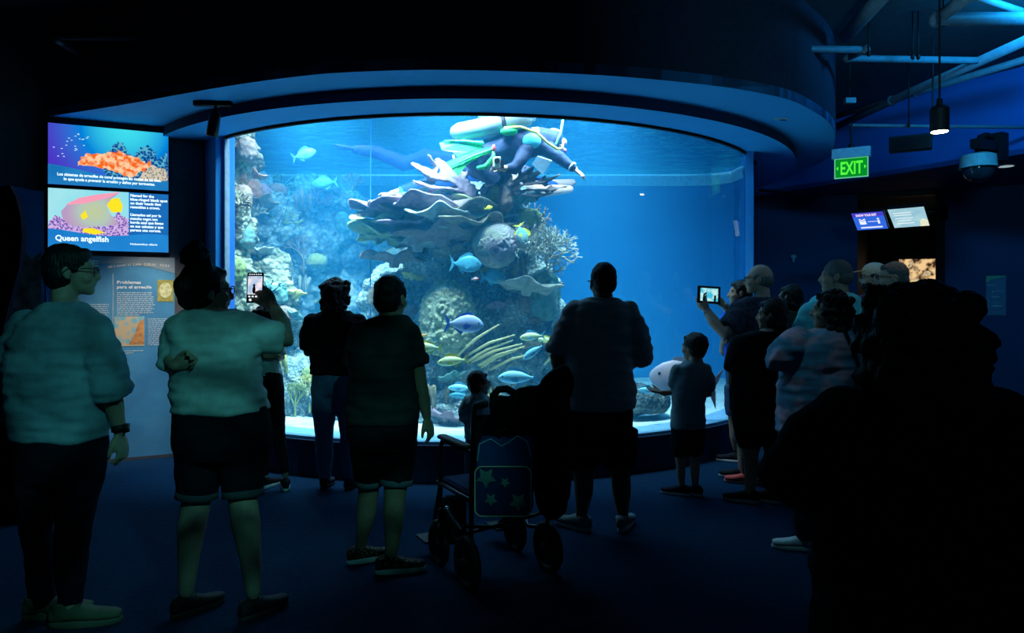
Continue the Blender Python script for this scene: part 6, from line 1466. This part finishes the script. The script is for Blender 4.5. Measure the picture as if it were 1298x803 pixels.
# ------------------------------------------------------------------ wheelchair, bags
WC = Vector((-.11, 4.03, 0)); WR = Vector((.87, .48, 0)).normalized(); WF = Vector((-WR.y, WR.x, 0))
Tw = frame_T(WC, WR)
rt = empty('wheelchair', WC, 'black transport wheelchair parked between the leopard slip-ons and the white tee man', 'wheelchair')
FR = mat('chair_frame', (.02, .022, .026), .3, metal=.7)
def wheel(x, y, r, nm):
    mb = MB(); n = 28
    mb.tube([Tw @ Vector((x, y+r*.92*math.cos(2*math.pi*i/n), r+r*.92*math.sin(2*math.pi*i/n))) for i in range(n+1)], r*.13+.006, 10, round_=False)
    ty = mb.build(nm, RUBK, rt, True)
    mb = MB(); mb.tube([Tw @ Vector((x-.03, y, r)), Tw @ Vector((x+.03, y, r))], .025, 14, round_=False); mb.build('hub', FR, ty, True)
    mb = MB(); mb.tube([Tw @ Vector((x-.006, y, r)), Tw @ Vector((x+.006, y, r))], r*.82, 24, round_=False); mb.build('wheel_disc', RUBK, ty)
    for i in range(5):
        a = 2*math.pi*i/5; mb = MB(); mb.tube([Tw @ Vector((x, y, r)), Tw @ Vector((x, y+r*.85*math.cos(a), r+r*.85*math.sin(a)))], .009, 8, round_=False); mb.build('spoke', FR, ty, True)
    if r < .13 and y > 0:
        mb = MB()
        for q in (-.035, .035): mb.tube([Tw @ Vector((x+q, y, r)), Tw @ Vector((x+q*.9, y-.03, r+.14))], .01, 8)
        mb.tube([Tw @ Vector((x-.035, y-.03, r+.14)), Tw @ Vector((x+.035, y-.03, r+.14))], .014, 8); mb.tube([Tw @ Vector((x, y-.03, r+.14)), Tw @ Vector((x, y-.03, r+.2))], .016, 10); mb.build('caster_fork', FR, rt, True)
for x, y, r in ((-.25, .19, .115), (.25, .19, .115), (-.25, -.19, .13), (.25, -.19, .13)): wheel(x, y, r, 'wheel')
for s in (-1, 1):
    x = s*.235; mb = MB(); V = lambda y, z, dx=0: Tw @ Vector((x+dx, y, z))
    mb.tube([V(-.21, .13), V(-.21, .5), V(-.235, .88), V(-.25, .96), V(-.33, .985)], .0125, 10)
    mb.tube([V(.2, .30), V(.2, .66), V(.17, .715), V(-.2, .715)], .0125, 10)
    mb.tube([V(-.21, .24), V(.0, .2), V(.2, .32)], .0125, 10); mb.tube([V(-.21, .46), V(.24, .46)], .0125, 10); mb.tube([V(.2, .46), V(.26, .3), V(.3, .16)], .012, 10)
    mb.build('side_frame', FR, rt, True)
    mb = MB(); mb.tube([V(.17, .735), V(-.14, .735)], .034, 14, None, True, .45, up=(0, 0, 1)); mb.build('armrest', M['black'], rt, True)
    mb = MB(); mb.tube([V(-.27, .968), V(-.37, .992)], .021, 12); mb.build('push_handle', RUBK, rt, True)
    mb = MB(); mb.tube([V(.3, .16), V(.36, .12)], .012, 8); mb.box((x, .36, .1), (.12, .16, .012), Tw); mb.build('footrest', M['black'], rt)
    mb = MB(); mb.tube([V(-.14, .3, s*.03), V(-.07, .33, s*.04), V(-.02, .37, s*.05)], .007, 8); mb.ell(V(-.01, .375, s*.05), (.016, .016, .016)); mb.build('brake_lever', M['steel'], rt, True)
mb = MB(); mb.tube([Tw @ Vector((-.235, -.12, .3)), Tw @ Vector((.235, .12, .16))], .011, 8); mb.tube([Tw @ Vector((.235, -.12, .3)), Tw @ Vector((-.235, .12, .16))], .011, 8); mb.build('cross_brace', FR, rt, True)
mb = MB(); mb.box((0, .01, .475), (.44, .42, .04), Tw); o = mb.build('seat', cloth('chair_seat_blue', (.015, .03, .09)), rt); bv = o.modifiers.new('b', 'BEVEL'); bv.width = .015
mb = MB(); mb.box((0, -.225, .7), (.45, .025, .42), Tw); o = mb.build('backrest', cloth('chair_back_black', (.01, .01, .013)), rt); bv = o.modifiers.new('b', 'BEVEL'); bv.width = .01
# black soft bag and coat hung over the right handle and back
B = lambda px, py, Y=3.72: at(px, py, Y)
mb = MB()
for px, py, rx, ry, Y in ((676, 512, 34, 22, 3.83), (655, 520, 28, 18, 3.8), (700, 492, 16, 18, 3.84), (690, 520, 30, 26, 3.85), (660, 528, 36, 26, 3.82), (672, 570, 48, 40, 3.85), (640, 540, 24, 30, 3.8), (636, 515, 17, 14, 3.78), (695, 575, 32, 50, 3.9), (700, 500, 18, 20, 3.85), (705, 485, 12, 16, 3.85), (700, 620, 24, 40, 3.95), (628, 560, 18, 30, 3.75), (712, 530, 12, 40, 3.9)):
    blob(mb, px, py, Y, rx, ry, .075)
o = organic('draped_coat', mb, .014, cloth('coat_black', (.006, .006, .008)), None, 4, nz(9, .012)); tag(o, 'black coat and soft bag draped over the wheelchair back', 'coat')
mb = MB(); mb.tube([B(626, 514), B(625, 502), B(632, 494), B(642, 493), B(651, 498), B(655, 508), B(652, 516)], .02, 10); tag(mb.build('bag_handle_loop', M['black'], None, True), 'thick black padded loop handle standing up over the draped coat', 'handle')
mb = MB(); mb.tube([B(688, 500, 3.8), B(694, 486, 3.78), B(706, 474, 3.78), B(716, 470, 3.8), B(722, 480, 3.85), B(722, 500, 3.9)], [.02, .03, .035, .035, .03, .02], 12); o = organic('shoulder_strap_bag', mb, .012, cloth('strap_bag_black', (.007, .007, .009)), None, 2, nz(12, .008)); tag(o, 'black strap bag hooked on the right wheelchair handle', 'bag')
# blue backpack
Yb = 3.58; K = lambda px, py, dy=0: at(px, py, Yb+dy)
rt = empty('backpack', K(640, 655), 'dark blue child backpack with pale piping hanging behind the wheelchair', 'backpack')
def rr_out(x0, x1, y0, y1, r=8, n=5):
    P_ = []
    for cx, cy, a0 in ((x1-r, y0+r, -90), (x1-r, y1-r, 0), (x0+r, y1-r, 90), (x0+r, y0+r, 180)):
        for i in range(n+1):
            a = math.radians(a0+90*i/n); P_.append((cx+r*math.cos(a), cy+r*math.sin(a)))
    return P_
mb = MB(); ou = [K(x, y, .03) for x, y in rr_out(604, 676, 556, 655, 14)]; mb.poly(ou, (0, .12, 0)); fix = mb.mesh('m'); 
o = organic('bag_body', mb, .012, cloth('backpack_blue', (.03, .09, .28)), rt, 4, nz(8, .006))
mb = MB(); mb.poly([K(x, y, .0) for x, y in rr_out(602, 673, 592, 655, 9)], (0, .05, 0)); o = organic('front_pocket', mb, .01, cloth('pocket_navy', (.02, .05, .16)), rt, 3)
mb = MB(); pp_ = rr_out(602, 673, 592, 655, 9); mb.tube([K(x, y, -.004) for x, y in pp_+[pp_[0]]], .004, 6, round_=False); mb.build('piping', mat('piping_pale', (.85, .75, .5), .6), o, True)
mb = MB(); mb.tube([K(x, y, .03) for x, y in [(605, 584), (608, 563), (622, 557), (636, 566), (646, 560), (656, 553), (668, 560), (673, 580)]], .0035, 6); mb.build('top_piping', mat('piping_teal', (.3, .7, .75), .6), rt, True)
mb = MB()
for cx_, cy_, r_ in ((616, 606, .055), (657, 637, .05), (640, 612, .026), (622, 634, .035)):
    c_ = K(cx_, cy_, -.006); mb.poly([c_+Vector((r_*(1 if i % 2 else .5)*math.sin(i*.6283), 0, r_*(1 if i % 2 else .5)*math.cos(i*.6283))) for i in range(10)], (0, .01, 0))
pm_ = mb.build('printed_patches', mat('print_patch_green', (.28, .42, .32), .8, col2=(.12, .2, .2), scale=10), o); fix_normals(pm_.data)
mb = MB(); mb.tube([K(632, 556, .05), K(634, 545, .05), K(644, 544, .05), K(646, 555, .05)], .007, 8); mb.build('grab_handle', M['black'], rt, True)
# pouch on the left front of the wheelchair
mb = MB(); mb.poly([at(x, y, 3.98) for x, y in rr_out(559, 590, 634, 691, 6)], (0, .1, .0)); o = organic('side_pouch', mb, .012, cloth('pouch_black', (.008, .008, .01)), None, 3, nz(9, .006)); tag(o, 'black square pouch slung inside the left front wheel of the wheelchair', 'bag')
# clear plastic bag
mb = MB()
for px, py, rx, ry in ((713, 560, 6, 10), (714, 578, 9, 18), (712, 596, 8, 12)): blob(mb, px, py, 4.25, rx, ry, .05)
pm = bpy.data.materials.new('clear_plastic'); pm.use_nodes = True; nt = pm.node_tree; nt.nodes.remove(nt.nodes['Principled BSDF']); tr = nt.nodes.new('ShaderNodeBsdfTransparent'); gl = nt.nodes.new('ShaderNodeBsdfGlossy'); gl.inputs['Roughness'].default_value = .15; mx = nt.nodes.new('ShaderNodeMixShader'); mx.inputs[0].default_value = .35
nt.links.new(tr.outputs[0], mx.inputs[1]); nt.links.new(gl.outputs[0], mx.inputs[2]); nt.links.new(mx.outputs[0], nt.nodes['Material Output'].inputs['Surface'])
o = organic('plastic_bag', mb, .012, pm, None, 1, nz(16, .022)); tag(o, 'crumpled clear plastic bag hanging beside the white tee man', 'bag')

# two look-alikes sharing words are told apart by height
seen = {}
for o in COL.objects:
    if o.get('label') and o.parent is None: seen.setdefault(o['label'], []).append(o)
for k_, L_ in seen.items():
    if len(L_) > 1:
        def zz(o):
            return sum(v.co.z for v in o.data.vertices)/max(1, len(o.data.vertices)) if o.type == 'MESH' else o.location.z
        L_.sort(key=zz)
        w_ = ['lower', 'higher'] if len(L_) == 2 else ['lowest', 'middle', 'highest', 'topmost'][:len(L_)] if len(L_) < 5 else None
        if w_:
            for o, q in zip(L_, w_): o['label'] = q+' '+k_
